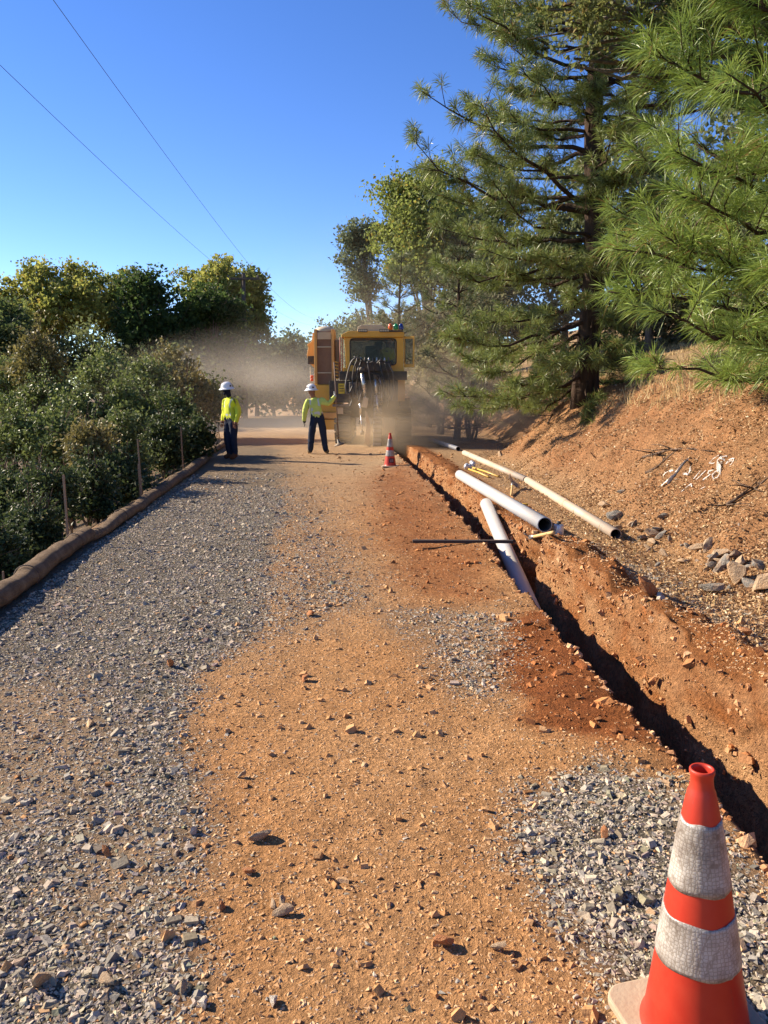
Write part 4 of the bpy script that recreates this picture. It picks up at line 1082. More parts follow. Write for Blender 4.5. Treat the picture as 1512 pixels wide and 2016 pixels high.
def roll(label, pts, r0, seed, flat=0.82):
    rng = np.random.default_rng(seed)
    P = []
    for i in range(len(pts) - 1):
        for t in np.linspace(0, 1, 22)[:-1]: P.append(pts[i] * (1 - t) + pts[i + 1] * t)
    P.append(pts[-1]); P = np.array(P); n = len(P)
    s = np.linspace(0, n / 22, n)
    P[:, 0] += 0.05 * fbm(s * 1.5, s * 0 + seed, 3, seed); 
    rr = r0 * (1 + 0.30 * fbm(s * 2.2, s * 0 + 5, 3, seed + 1))
    e = np.minimum(np.arange(n), np.arange(n)[::-1]); rr *= np.where(e == 0, 0.35, np.where(e == 1, 0.8, 1))
    P[:, 2] = H(P[:, 0], P[:, 1]) + rr * flat * 0.85
    root = thing('fiber_roll', label, 'fiber roll', tuple(P[n // 2]), 0, 'fibre rolls along the road edge')
    a = Acc(); a.tube(P, rr, 18); V = a.v[0]
    idx = np.repeat(np.arange(n), 18); c = P[idx]
    V[:] = c + (V - c) * np.array((1.0, 1.0, flat)) * (1 + 0.17 * fbm(V[:, 1] * 7 + V[:, 0] * 3, V[:, 2] * 7 + V[:, 0] * 5, 3, seed + 3))[:, None]
    a.build('sleeve', BURLAP, root, True)
    for f in (0.12, 0.5, 0.86):
        k = int(n * f); d = P[min(n - 1, k + 1)] - P[k - 1]; d /= np.linalg.norm(d)
        q = np.array(Vector(d).to_track_quat('Z', 'Y').to_matrix()); R = rr[k] * 1.015
        Acc().lathe([(R - 0.004, -0.006), (R + 0.004, -0.003), (R + 0.004, 0.003), (R - 0.004, 0.006)], 18, P[k], q).build('tie', TWINE, root, True)
    return root
def rl(*q): return [gp(*a) for a in q]
rp = rl((-160, 1330), (-10, 1195), (90, 1120), (178, 1062))
roll('thick brown fibre roll nearest the viewer at the left road edge', rp, 0.105, 3)
roll('thinner sagging fibre roll in the middle of the left road edge', rl((180, 1068), (215, 1045), (262, 1012), (296, 990)), 0.078, 5)
roll('brown fibre roll curving past the third stake', rl((288, 995), (340, 955), (385, 925), (408, 905)), 0.098, 7)
roll('far fibre roll end half buried beside the worker', rl((398, 908), (418, 893), (436, 880), (450, 866)), 0.085, 9)

# ---- stakes
STK = [((8, 1150), 1125, 0.02, 0.0, 'short wooden stake stub at the left picture edge'),
       ((135, 1070), 935, 0.022, -0.01, 'tall wooden stake, the nearest one to the viewer'),
       ((142, 1058), 975, 0.03, 0.0, 'wide short wooden stake right beside the nearest tall stake'),
       ((280, 982), 865, 0.02, -0.03, 'tall thin wooden stake, second from the viewer'),
       ((277, 978), 914, 0.026, -0.02, 'shorter wooden stake bound to the second tall stake'),
       ((361, 930), 840, 0.022, -0.015, 'tall wooden stake standing behind the curving fibre roll'),
       ((347, 952), 944, 0.02, 0.2, 'stub of a stake poking out of the curving fibre roll'),
       ((406, 884), 851, 0.02, -0.01, 'short stake where the far fibre roll begins'),
       ((433, 873), 836, 0.024, -0.06, 'short dark leaning stake just left of the masked worker'),
       ((430, 853), 806, 0.014, -0.25, 'thin leaning stake farther along the road edge'),
       ((441, 852), 775, 0.02, -0.03, 'tall pale stake right behind the masked worker'),
       ((367, 850), 808, 0.02, 0.0, 'thin stake among the dark shrubs'),
       ((457, 838), 800, 0.02, 0.02, 'small distant stake in the dust beyond the masked worker')]
for (bx, by), ty, w, lean, lab in STK:
    p = ground_pt(bx, by); p[2] = Hs(p[0], p[1]); h = (pt(bx, ty, p[1])[2] - p[2])
    root_l = thing('wooden_stake', lab, 'stake', tuple(p), 0, 'wooden stakes along the road edge')
    a = Acc(); R = rot('Y', math.degrees(lean))
    top = 0.12 + h
    a.box(R @ np.array((0, 0, (h - 0.12 - 0.03) / 2)) + p, (w, w * 0.9, h + 0.12 - 0.03), R, None)
    a.build('shaft', WOOD_OLD, root_l, False, 0.002)
    Acc().box(R @ np.array((0, 0, h - 0.015 + 0.0015)) + p, (w * 1.0, w * 0.9, 0.03), R, None, (0.78, 0.7)).build('tip', WOOD_OLD, root_l, False, 0.001)

# ---- rocks
def rock_mesh(seed, mat, flat=0.75):
    import bmesh
    rng = np.random.default_rng(seed); bm = bmesh.new(); bmesh.ops.create_icosphere(bm, subdivisions=2, radius=0.5)
    cuts = [(rng.normal(size=3), rng.uniform(0.17, 0.36)) for _ in range(10)]
    for v in bm.verts:
        p = np.array(v.co) * (1 + 0.16 * rng.normal())
        for nrm, d in cuts:
            nrm = nrm / np.linalg.norm(nrm); e = p @ nrm
            if e > d: p = p - nrm * (e - d) * 0.95
        v.co = Vector(p * np.array((1.15, 0.9, flat)))
    me = bpy.data.meshes.new('rock'); bm.to_mesh(me); bm.free()
    me.materials.append(mat); return me
def rockmat(name, c1, c2):
    t = NT(name); f = t.noise(7, 7, 0.65)
    c = t.ramp(f, [(0.3, c1), (0.7, c2)])
    d = t.ramp(t.noise(3, 5, 0.6), [(0.5, (0, 0, 0)), (0.7, (1, 1, 1))])
    c = t.mix(t.math('MULTIPLY', d, 0.85), c, (0.42, 0.25, 0.13))
    return t.done(t.bsdf(c, 0.92, 0, t.bump(t.noise(16, 6, 0.65), 0.6, 0.04), 0.15))
RK_G = rockmat('grey_slate_rock', (0.13, 0.12, 0.105), (0.33, 0.30, 0.25))
RK_T = rockmat('tan_rock', (0.30, 0.20, 0.12), (0.50, 0.38, 0.25))
RK_O = rockmat('orange_rock', (0.36, 0.13, 0.05), (0.52, 0.25, 0.11))
RK_W = rockmat('pale_quartz_rock', (0.50, 0.44, 0.35), (0.72, 0.66, 0.55))
RMG = [rock_mesh(i, RK_G, 0.6) for i in range(5)]; RMT = [rock_mesh(20 + i, RK_T, 0.65) for i in range(3)]
RMO = [rock_mesh(30 + i, RK_O, 0.75) for i in range(2)]; RMW = [rock_mesh(40, RK_W)]
def rock(me, px, py, s, label, group=None, sink=0.28, tilt=25, seed=0, loc=None):
    rng = np.random.default_rng(seed + int(px * 3 + py))
    p = ground_pt(px, py) if loc is None else np.array(loc); p[2] = Hs(p[0], p[1]) + s * (0.33 - sink)
    o = bpy.data.objects.new('rock', me); o.location = p; o.scale = (s, s * rng.uniform(0.7, 1), s * rng.uniform(0.75, 1.05))
    o.rotation_euler = (math.radians(rng.normal(0, tilt)), math.radians(rng.normal(0, tilt)), rng.uniform(0, 6.28)); COL.objects.link(o)
    return tag(o, label, 'rock', group)
rock(RMO[0], 1275, 1166, 0.17, 'rounded orange rock alone on the shoulder', sink=0.1)
rock(RMW[0], 1298, 1180, 0.09, 'small pale rock just right of the orange rock', sink=0.1)
rock(RMO[1], 1465, 1250, 0.14, 'orange brown rock half buried near the right edge', sink=0.15)
rock(RMG[0], 1425, 1118, 0.30, 'biggest grey slab rock in the ditch pile', sink=0.12, tilt=35)
rock(RMT[0], 1450, 1150, 0.30, 'large tan and grey rock in the ditch pile', sink=0.12)
rock(RMG[1], 1400, 1168, 0.24, 'dark grey rock at the foot of the ditch pile', sink=0.12)
rock(RMT[1], 1505, 1165, 0.30, 'big tan rock cut by the right picture edge', sink=0.1)
rock(RMG[3], 1212, 1022, 0.24, 'tilted dark rock leaning behind the pipe end', sink=0.05, tilt=40)
rock(RMT[2], 1190, 998, 0.22, 'tan rock beside the pipe below the bank', sink=0.12)
rock(RMT[1], 985, 898, 0.24, 'pale flat stone on the lower bank near the far pipe', sink=0.15)
k = 0
for i in range(46):
    f = (i + 0.5) / 46
    q_ = 0.14 + 0.10 * RNG.normal() if i % 3 == 0 else 0.62 + 0.17 * RNG.normal() if i % 3 == 1 else f
    f = float(np.clip(q_, 0, 1)); px = 1215 + 295 * f + RNG.normal(0, 10); py = 1030 + 128 * f + RNG.normal(0, 17)
    s = RNG.uniform(0.06, 0.20)
    me = RMG[i % 5] if RNG.random() < 0.62 else RMT[i % 3]
    rock(me, px, py, s, ('grey' if me in RMG else 'tan') + (' fist sized' if s < 0.13 else ' jagged') + ' rock ' + ('by the pipe end at the start of the ditch pile' if f < 0.3 else 'in the middle of the ditch pile' if f < 0.68 else 'in the ditch pile near the right edge'), 'small rocks lining the ditch', 0.12, 35, i)
rock(RMT[0], 513, 1652, 0.085, 'flat tan stone on the dirt, left of the road centre', sink=0.2, tilt=8)
for i, (px, py, s, lab) in enumerate([(538, 1790, 0.05, 'left of three clods clustered on the orange dirt'), (556, 1782, 0.05, 'upper of three clods clustered on the orange dirt'), (560, 1802, 0.06, 'largest of three clods clustered on the orange dirt')]):
    rock(RMT[i], px, py, s, lab, 'clustered clods', 0.08)
for i, (px, py, s, m, lab) in enumerate([(476, 1530, 0.05, RMT[1], 'small dark stone on the orange dirt left of the flat tan stone'), (488, 1720, 0.045, RMO[0], 'reddish clod between the flat tan stone and the clod cluster'), (437, 1788, 0.045, RMO[1], 'reddish clod on the edge between gravel and dirt'),
        (212, 1685, 0.05, RMO[0], 'lone rusty stone on the grey gravel'), (75, 1940, 0.07, RMT[2], 'tan stone on gravel near the bottom left corner'), (212, 1940, 0.06, RMT[0], 'tan stone on the gravel at the bottom'),
        (360, 1950, 0.045, RMT[1], 'tan pebble near the bottom where gravel meets dirt'), (402, 1980, 0.05, RMW[0], 'pale pebble near the bottom where gravel meets dirt'), (540, 1975, 0.045, RMW[0], 'pale pebble on the dirt at the bottom'),
        (875, 1860, 0.06, RMO[0], 'orange clod on the dirt left of the near cone'), (982, 1870, 0.05, RMT[0], 'tan clod between the dirt and the right gravel patch'), (612, 1212, 0.09, RMO[1], 'brown clod in the middle of the road'), (335, 1312, 0.07, RMO[0], 'brown clod on the left gravel'),
        (600, 1340, 0.07, RMO[1], 'brown clod at the gravel and dirt boundary'), (1190, 1648, 0.055, RMO[0], 'rusty stone in the gravel patch by the near cone')]):
    rock(m, px, py, s, lab, None, 0.08)

# ---- dead branches on the bank
for i, (pts, lab) in enumerate([([(1265, 905), (1290, 897), (1322, 888), (1360, 884), (1405, 892)], 'dark dead branch lying on the bank above the white paint'),
                                ([(1270, 935), (1290, 925), (1305, 912)], 'short dead branch left of the white paint'),
                                ([(1430, 1000), (1450, 985), (1485, 968)], 'root like stick on the bank right of the paint'),
                                ([(1078, 835), (1085, 820), (1092, 806)], 'dark stick on the bank left of the pine trunk')]):
    P = np.array([ground_pt(*q) + np.array((0, 0, 0.03)) for q in pts])
    root = thing('dead_branch', lab, 'branch', tuple(P[0]))
    Acc().tube(P + RNG.normal(0, 0.012, P.shape), np.linspace(0.022, 0.006, len(P)), 6).build('stem', TWIG, root, True)
    for j in range(7):
        q = P[RNG.integers(len(P))]; e = q + RNG.normal(0, 1, 3) * np.array((0.22, 0.18, 0.07)); e[2] = max(e[2], Hs(e[0], e[1]) + 0.01)
        Acc().tube(np.stack([q, (q + e) / 2 + RNG.normal(0, 0.02, 3), e]), [0.010, 0.007, 0.003], 5).build('twig', TWIG, root, True)

# ---- white survey paint sprayed on the bank
SPRAY = paint('white_spray_paint', (0.70, 0.66, 0.60), 0.9, 0, (0.55, 0.37, 0.24), 0.6, 14, 0.2)
def spray(label, strokes, w, seed):
    rng = np.random.default_rng(seed); root = None
    for st in strokes:
        P = []
        for i in range(len(st) - 1):
            m = max(2, int(math.hypot(st[i + 1][0] - st[i][0], st[i + 1][1] - st[i][1]) / 1.2))
            for t in np.linspace(0, 1, m, endpoint=False): P.append((st[i][0] * (1 - t) + st[i + 1][0] * t, st[i][1] * (1 - t) + st[i + 1][1] * t))
        P.append(st[-1])
        G = np.array([ground_pt(*q) for q in P])
        a = Acc()
        if root is None: root = thing('survey_paint', label, 'paint mark', tuple(G[0]), 0, 'white survey paint on the bank')
        # paint lies as many small overlapping flecks, as it does on rough ground
        k = 6; m = 8 * len(G); Q = np.repeat(G, 8, 0) + rng.normal(0, w * 0.28, (m, 3)) * np.array((0.8, 0.7, 0))
        th = np.arange(k)[None] * 6.283 / k + rng.uniform(0, 1, (m, 1)); rr = rng.uniform(0.35, 0.8, (m, 1)) * w * 0.6 * rng.uniform(0.6, 1.2, (m, k))
        X = Q[:, :1] + rr * np.cos(th) * 0.8; Y = Q[:, 1:2] + rr * np.sin(th); Z = H(X.ravel(), Y.ravel()).reshape(m, k) + 0.010 + rng.uniform(0, 0.005, (m, 1))
        a.add(np.stack([X, Y, Z], 2).reshape(-1, 3), np.arange(m * k).reshape(m, k))
        a.build('paint_stroke', SPRAY, root)
    return root
def S(*q): return [(1290 + x / 8.4, 870 + y / 8.4) for x, y in q]
spray('big white painted arrow like stroke on the bank', [S((540, 290), (470, 370), (400, 450), (300, 560), (200, 650), (110, 730)), S((120, 590), (160, 530), (230, 490), (320, 490), (420, 510), (490, 545), (540, 550), (570, 500), (575, 415))], 0.017, 1)
spray('white painted letters USA on the bank', [S((1040, 240), (960, 290), (890, 365), (960, 370), (1030, 320), (1090, 250)), S((1180, 250), (1110, 260), (1080, 290), (1140, 310), (1150, 345), (1090, 375), (1020, 370)), S((1170, 380), (1220, 310), (1300, 285), (1280, 350), (1240, 400)), S((1190, 345), (1290, 330))], 0.010, 2)
spray('blurred white painted characters under the letters on the bank', [S((740, 500), (690, 560), (640, 620)), S((830, 490), (760, 560), (680, 635)), S((960, 480), (880, 500), (870, 540), (900, 560), (850, 600), (790, 640)), S((1080, 490), (1000, 500), (940, 560), (960, 630), (1030, 600), (1060, 540)), ], 0.011, 3)
spray('faint white painted tick low on the bank', [S((590, 710), (520, 760), (440, 830)), S((590, 710), (600, 750)), S((820, 760), (740, 800))], 0.010, 4)
# ================================================================== TRENCHING MACHINE
ORANGE = paint('machine_yellow', (0.72, 0.36, 0.025), 0.42, 0, (0.42, 0.24, 0.11), 0.55, 1.6, 0.04)
ORANGE2 = paint('machine_orange_guard', (0.66, 0.34, 0.08), 0.5, 0, (0.42, 0.24, 0.11), 0.6, 2.2, 0.06)
BLACKM = paint('machine_black', (0.022, 0.021, 0.021), 0.55, 0.1, (0.30, 0.19, 0.10), 0.45, 2.2, 0.1)
GREYM = paint('machine_grey', (0.10, 0.095, 0.088), 0.55, 0.3, (0.36, 0.23, 0.12), 0.6, 2.5, 0.15)
RUBBER = paint('hose_rubber', (0.018, 0.018, 0.018), 0.45, 0, (0.3, 0.2, 0.11), 0.4, 5, 0.05)
CHROME = paint('polished_rod', (0.62, 0.60, 0.56), 0.25, 0.85, (0.45, 0.30, 0.17), 0.45, 5, 0.05)
CREAM = paint('cream_plastic', (0.52, 0.44, 0.30), 0.6, 0, (0.35, 0.24, 0.13), 0.5, 4, 0.05)
PALE = paint('dusty_pale_plate', (0.55, 0.42, 0.27), 0.7, 0.1, (0.48, 0.30, 0.15), 0.6, 4, 0.1)
SEATM = paint('seat_vinyl', (0.012, 0.012, 0.013), 0.6, 0, (0.05, 0.04, 0.03), 0.3, 6)
STICK = paint('warning_sticker', (0.62, 0.45, 0.02), 0.5, 0, (0.2, 0.14, 0.05), 0.45, 9)
MESHM = None
def screen_mat():
    t = NT('radiator_screen'); co = t.coord()
    wv = t.n('ShaderNodeTexWave', wave_type='BANDS', bands_direction='X'); wv.inputs['Scale'].default_value = 14; t.l(co, wv.inputs[0])
    c = t.mix(wv.outputs['Fac'], (0.15, 0.08, 0.052), (0.30, 0.18, 0.12))
    c = t.mix(t.ramp(t.noise(2.2, 5, 0.6), [(0.4, (0, 0, 0)), (0.7, (1, 1, 1))]), c, (0.30, 0.18, 0.11))
    return t.done(t.bsdf(c, 0.8, 0, t.bump(wv.outputs['Fac'], 0.6, 0.02), 0.2))
MESHM = screen_mat()
def glass_mat(name, tint, op):
    t = NT(name); g = t.bsdf(tint, 0.08, 0, None, 0.5); tr = t.n('ShaderNodeBsdfTransparent'); tr.inputs[0].default_value = (0.75, 0.74, 0.70, 1)
    f = t.math('ADD', t.math('MULTIPLY', t.noise(3, 5, 0.6), 0.25), op, True)
    mx = t.n('ShaderNodeMixShader'); t.l(f, mx.inputs[0]); t.l(tr.outputs[0], mx.inputs[1]); t.l(g, mx.inputs[2])
    return t.done(mx.outputs[0])
GLASS = glass_mat('dusty_cab_glass', (0.05, 0.047, 0.04), 0.10)
def lens(name, c):
    t = NT(name); return t.done(t.bsdf(c, 0.15, 0, None, 0.6, Transmission_Weight=0.25))

Y0 = 23.3
def X(px, Y=Y0): return (px - 756) / F_PX * Y * 0.995
def Z(py, Y=Y0): return pt(756, py, Y)[2]
MACH = thing('trenching_machine', 'yellow tracked trencher with a glazed cab, seen from behind in its dust', 'trencher', (X(712), Y0, 0.0))
def mbox(name, px0, px1, py0, py1, Ya, Yb, mat, bev=0.012, parent=None, **kw):
    a = Acc(); x0, x1 = X(px0, Ya), X(px1, Ya); z0, z1 = Z(py1, Ya), Z(py0, Ya)
    a.box(((x0 + x1) / 2, (Ya + Yb) / 2, (z0 + z1) / 2), (x1 - x0, Yb - Ya, z1 - z0), **kw)
    return a.build(name, mat, parent or MACH, False, bev)
# tracks with shoes
def track(px0, px1):
    x0, x1 = X(px0), X(px1); w = x1 - x0; xc = (x0 + x1) / 2; r = 0.48; L = 3.6; ya = Y0 + 0.35 + r
    a = Acc(); poly = []
    for i in range(13): t = math.radians(90 + 180 * i / 12); poly.append((ya + r * math.cos(t) * 0.93, r + 0.03 + r * math.sin(t) * 0.93))
    for i in range(13): t = math.radians(-90 + 180 * i / 12); poly.append((ya + L + r * math.cos(t) * 0.93, r + 0.03 + r * math.sin(t) * 0.93))
    a.prism(poly, xc - w * 0.36, xc + w * 0.36, 'x'); tr = a.build('track', BLACKM, MACH, False, 0.01)
    per = 2 * math.pi * r + 2 * L; n = 40; me = None
    sh = Acc(); sh.box((0, 0, 0.015), (w, per / n * 0.86, 0.035)); sh.box((0, 0, 0.055), (w * 0.98, 0.035, 0.05))
    proto = sh.build('track_shoe', GREYM, tr, False, 0.004, offset=(0, 0, 0))
    og = origin_of(tr)
    for k in range(n):
        s = k * per / n
        if s < math.pi * r: t = math.pi / 2 + s / r; p = (ya + r * math.cos(t), r + 0.03 + r * math.sin(t)); ang = t
        elif s < math.pi * r + L: p = (ya + s - math.pi * r, 0.03); ang = 1.5 * math.pi
        elif s < 2 * math.pi * r + L: t = -math.pi / 2 + (s - math.pi * r - L) / r; p = (ya + L + r * math.cos(t), r + 0.03 + r * math.sin(t)); ang = t
        else: p = (ya + L - (s - 2 * math.pi * r - L), 2 * r + 0.03); ang = math.pi / 2
        o = proto if k == 0 else proto.copy()
        if k: COL.objects.link(o); o.parent = tr
        o.location = Vector((xc, p[0], p[1])) - Vector(og); o.rotation_euler = (ang - math.pi / 2, 0, 0)
    for yy in (ya, ya + L):
        Acc().lathe([(0.02, -w * 0.5), (0.20, -w * 0.48), (0.20, w * 0.48), (0.02, w * 0.5)], 16, (xc, yy, r + 0.03), rot('Y', 90)).build('sprocket', GREYM, tr, True)
track(657, 690); track(782, 811)
# chassis and rear frame
mbox('chassis', 686, 786, 752, 822, Y0 + 0.7, Y0 + 4.6, BLACKM)
mbox('rear_frame', 690, 783, 744, 790, Y0 + 0.15, Y0 + 0.72, GREYM)
mbox('cross_beam', 669, 801, 731, 748, Y0 - 0.12, Y0 + 0.2, BLACKM)
mbox('right_fender', 783, 797, 746, 790, Y0 + 0.05, Y0 + 2.5, ORANGE2)
mbox('right_step', 786, 806, 784, 800, Y0 + 0.25, Y0 + 2.2, BLACKM)
# engine hood on the left side
mbox('engine_hood', 616, 664, 757, 812, Y0 + 0.45, Y0 + 4.2, ORANGE, 0.03)
mbox('side_panel', 628, 663, 812, 824, Y0 + 0.35, Y0 + 3.8, ORANGE2, 0.02)
mbox('side_panel', 634, 662, 826, 846, Y0 + 0.40, Y0 + 3.6, ORANGE, 0.02)
bb = mbox('battery_box', 649, 692, 749, 793, Y0 - 0.05, Y0 + 0.43, BLACKM)
st = mbox('warning_sticker', 667, 679, 755, 775, Y0 - 0.055, Y0 - 0.048, STICK, 0.0, bb)
for q in (759, 764, 769): mbox('sticker_line', 668.5, 677.5, q, q + 1.6, Y0 - 0.0575, Y0 - 0.0555, BLACKM, 0.0, bb)
mbox('mud_plate', 663, 676, 802, 815, Y0 - 0.02, Y0 + 0.02, PALE, 0.004)
mbox('side_ledge', 655, 690, 796, 801, Y0 - 0.1, Y0 + 0.4, GREYM)
# tall screened air intake tower
Yt = Y0 + 0.5
tw = mbox('intake_tower', 624.5, 655.5, 652, 757, Yt + 0.05, Yt + 0.75, MESHM, 0.02)
for a_, b_ in ((620.5, 626), (654, 659.5)):
    mbox('tower_post', a_, b_, 648, 757, Yt, Yt + 0.82, ORANGE2, 0.01, tw)
for q in (682, 733): mbox('tower_band', 626.2, 653.8, q, q + 2, Yt + 0.03, Yt + 0.049, CREAM, 0.0, tw)
x0, x1 = X(620, Yt), X(660, Yt); rr = (x1 - x0) / 2
Acc().lathe([(rr, 0), (rr * 1.02, 0.05), (rr * 0.95, 0.10), (rr * 0.55, 0.15), (rr * 0.35, 0.17), (0.01, 0.18)], 24, ((x0 + x1) / 2, Yt + 0.42, Z(652, Yt))).build('tower_cap', CREAM, tw, True)
# screen drawn glass front with a dust ring
mbox('tower_front_sheet', 627, 653.5, 654, 668, Yt + 0.028, Yt + 0.047, PALE, 0.004, tw)
# conveyor hood to the left of the tower
a = Acc(); Yc = Y0 + 1.2
poly = [(X(622, Yc), Z(655, Yc)), (X(622, Yc), Z(726, Yc)), (X(612, Yc), Z(716, Yc)), (X(606, Yc), Z(700, Yc)), (X(609, Yc), Z(684, Yc)), (X(607, Yc), Z(678, Yc)), (X(616, Yc), Z(672, Yc)), (X(618, Yc), Z(655, Yc))]
a.prism(poly[::-1], Yc, Yc + 1.2); a.build('conveyor_hood', ORANGE2, MACH, False, 0.02)
mbox('conveyor_mouth', 608, 620, 701, 717, Yc - 0.03, Yc + 0.02, BLACKM, 0.01)
mbox('exhaust_stack', 660, 670, 668, 745, Y0 + 1.0, Y0 + 1.3, PALE, 0.06)
# whip marker with orange flags
wx = X(609); Acc().tube(np.array([(wx, Y0 + 0.6, Z(775)), (wx, Y0 + 0.6, Z(721))]), 0.012, 8).build('whip_pole', CREAM, MACH, True)
FLAG = paint('flag_orange', (0.85, 0.12, 0.04), 0.6, 0, (0.5, 0.2, 0.1), 0.2)
for q in (741, 747): Acc().ball((X(612), Y0 + 0.58, Z(q)), (0.05, 0.03, 0.05), 10, 6).build('whip_flag', FLAG, MACH, True)
# ---- cab
Yk = Y0 + 0.05; Yf = Yk + 1.55
CABF = []
def cabpart(name, *a, **k): return mbox(name, *a, **k)
cab = cabpart('cab_floor', 676, 795, 724, 733, Yk, Yf, ORANGE)
cabpart('cab_sill', 684, 794, 718, 724.5, Yk + 0.003, Yk + 0.09, ORANGE, 0.01, cab)
# roof with a chamfered left edge
a = Acc(); xs = lambda p: X(p, Yk); zs = lambda p: Z(p, Yk)
a.prism([(xs(674), zs(664)), (xs(795), zs(664)), (xs(795), zs(655)), (xs(790), zs(652)), (xs(688), zs(652)), (xs(674), zs(659))], Yk - 0.08, Yf + 0.1)
a.build('cab_roof', ORANGE, cab, False, 0.015)
a = Acc(); a.prism([(xs(679), zs(664.2)), (xs(692), zs(664.2)), (xs(690), zs(724)), (xs(683), zs(724))], Yk + 0.002, Yk + 0.10); a.build('cab_post', ORANGE, cab, False, 0.012)
cabpart('cab_post', 778, 794, 664.2, 724, Yk + 0.002, Yk + 0.10, ORANGE, 0.012, cab)
for p in (681, 785): cabpart('cab_post', p, p + 8, 664.2, 724, Yf - 0.1, Yf - 0.01, ORANGE, 0.01, cab)
cabpart('window_header', 691, 779, 664.3, 668.5, Yk + 0.01, Yk + 0.08, ORANGE, 0.006, cab)
# rounded black gasket round the rear window
a = Acc(); gx0, gx1, gz0, gz1 = xs(690.5), xs(779.5), zs(718.5), zs(667); cr = 0.10; path = []
for cx, cz, a0 in ((gx1 - cr, gz1 - cr, 0), (gx0 + cr, gz1 - cr, 90), (gx0 + cr, gz0 + cr, 180), (gx1 - cr, gz0 + cr, 270)):
    for i in range(6): t = math.radians(a0 + 90 * i / 5); path.append((cx + cr * math.cos(t), Yk + 0.0, cz + cr * math.sin(t)))
path.append(path[0]); a.tube(np.array(path), 0.022, 6, cap=False); a.build('window_gasket', RUBBER, cab, True)
cabpart('rear_window', 691, 779, 667.5, 718.4, Yk + 0.03, Yk + 0.042, GLASS, 0.0, cab)
cabpart('front_window', 690, 786, 666, 722, Yf - 0.06, Yf - 0.05, GLASS, 0.0, cab)
xl_ = xs(682)
a = Acc(); a.box((xl_, (Yk + Yf) / 2, (zs(666) + zs(722)) / 2), (0.012, Yf - Yk - 0.22, zs(666) - zs(722))); a.build('side_window', GLASS, cab)
# roof equipment
ac = Acc(); ac.prism([(xs(704), zs(652.3)), (xs(758), zs(652.3)), (xs(757), zs(643)), (xs(750), zs(638.5)), (xs(712), zs(638.5)), (xs(705), zs(643))], Yk + 0.15, Yk + 1.0)
ac.build('air_conditioner', CREAM, cab, False, 0.015)
for p0, p1 in ((706, 724), (747, 767)):
    wl = cabpart('work_light', p0, p1, 647.5, 653.5, Yk - 0.16, Yk - 0.081, BLACKM, 0.01, cab)
    for i in range(4):
        q = p0 + 1 + (p1 - p0 - 2) * i / 4; cabpart('lamp_lens', q + 0.3, q + (p1 - p0 - 2) / 4 - 0.3, 648.7, 652.4, Yk - 0.166, Yk - 0.161, CREAM, 0.0, wl)
br_ = cabpart('beacon_bracket', 764, 793, 650, 653.5, Yk - 0.14, Yk - 0.09, BLACKM, 0.004, cab)
for p, c, nm in ((768.3, (0.80, 0.16, 0.02), 'orange'), (779, (0.02, 0.32, 0.10), 'green'), (789, (0.02, 0.05, 0.26), 'blue')):
    b = Acc(); x_ = xs(p); z_ = zs(650); r_ = 0.068
    b.lathe([(0.01, 0), (r_ * 0.8, 0.0), (r_, 0.04), (r_, 0.09), (r_ * 0.85, 0.14), (r_ * 0.45, 0.175), (0.005, 0.185)], 16, (x_, Yk - 0.115, z_))
    o = b.build('beacon', lens(nm + '_beacon', c), cab, True); o['label'] = nm + ' domed warning beacon on the cab roof'
# seat inside, open door on the right
seat = cabpart('seat', 722, 750, 708, 723, Yk + 0.55, Yk + 1.05, SEATM, 0.04, cab)
cabpart('seat_back', 719.5, 748, 680, 712, Yk + 0.5, Yk + 0.64, SEATM, 0.06, seat)
cabpart('headrest', 738, 753, 673, 688, Yk + 0.52, Yk + 0.62, SEATM, 0.04, seat)
cabpart('control_column', 756, 764, 690, 722, Yk + 0.7, Yk + 0.85, GREYM, 0.02, cab)
cabpart('mirror_bar', 728, 762, 668.6, 672, Yk + 0.2, Yk + 0.26, BLACKM, 0.004, cab)
dx0, dx1 = X(795.5, Yk), X(815, Yk)
def dq(name, pz0, pz1, f0, f1, mat, th=0.03, parent=None, y=0.0):
    a = Acc(); z0, z1 = Z(pz1, Yk), Z(pz0, Yk); L = dx1 - dx0; R = rot('Z', -24)
    c = np.array((dx0, Yk + 0.08 + y, (z0 + z1) / 2)) + R @ np.array((L * (f0 + f1) / 2 * 1.08, 0, 0))
    a.box(c, (L * (f1 - f0) * 1.08, th, z1 - z0), R); return a.build(name, mat, parent or MACH, False, 0.006)
door = dq('cab_door', 662, 667, 0, 1, ORANGE); dq('door_rail', 717, 723, 0, 1, ORANGE, parent=door)
dq('door_stile', 667.1, 716.9, 0.86, 1.0, ORANGE, parent=door); dq('door_stile', 667.1, 716.9, 0.0, 0.08, ORANGE, parent=door)
dq('door_glass', 667, 717, 0.08, 0.86, GLASS, 0.012, door, 0.003)
P = np.array([(dx0 + 0.03, Yk - 0.02, Z(712, Yk)), (dx0 + 0.03, Yk - 0.05, Z(704, Yk)), (dx0 + 0.2, Yk - 0.12, Z(711, Yk))]); Acc().tube(P, 0.014, 6).build('door_handle', BLACKM, door, True)
# ladder rail and red side pipe left of the cab
for p in (671, 675): Acc().tube(np.array([(X(p), Y0, Z(745)), (X(p), Y0, Z(664))]), 0.016, 7).build('grab_rail', paint('red_oxide_rail', (0.32, 0.06, 0.03), 0.5), MACH, True)
for i in range(7): Acc().box((X(664), Y0 + 0.02, Z(752 - i * 6.5)), (0.10, 0.12, 0.028), rot('Y', 12)).build('ladder_rung', ORANGE, MACH, False, 0.005)
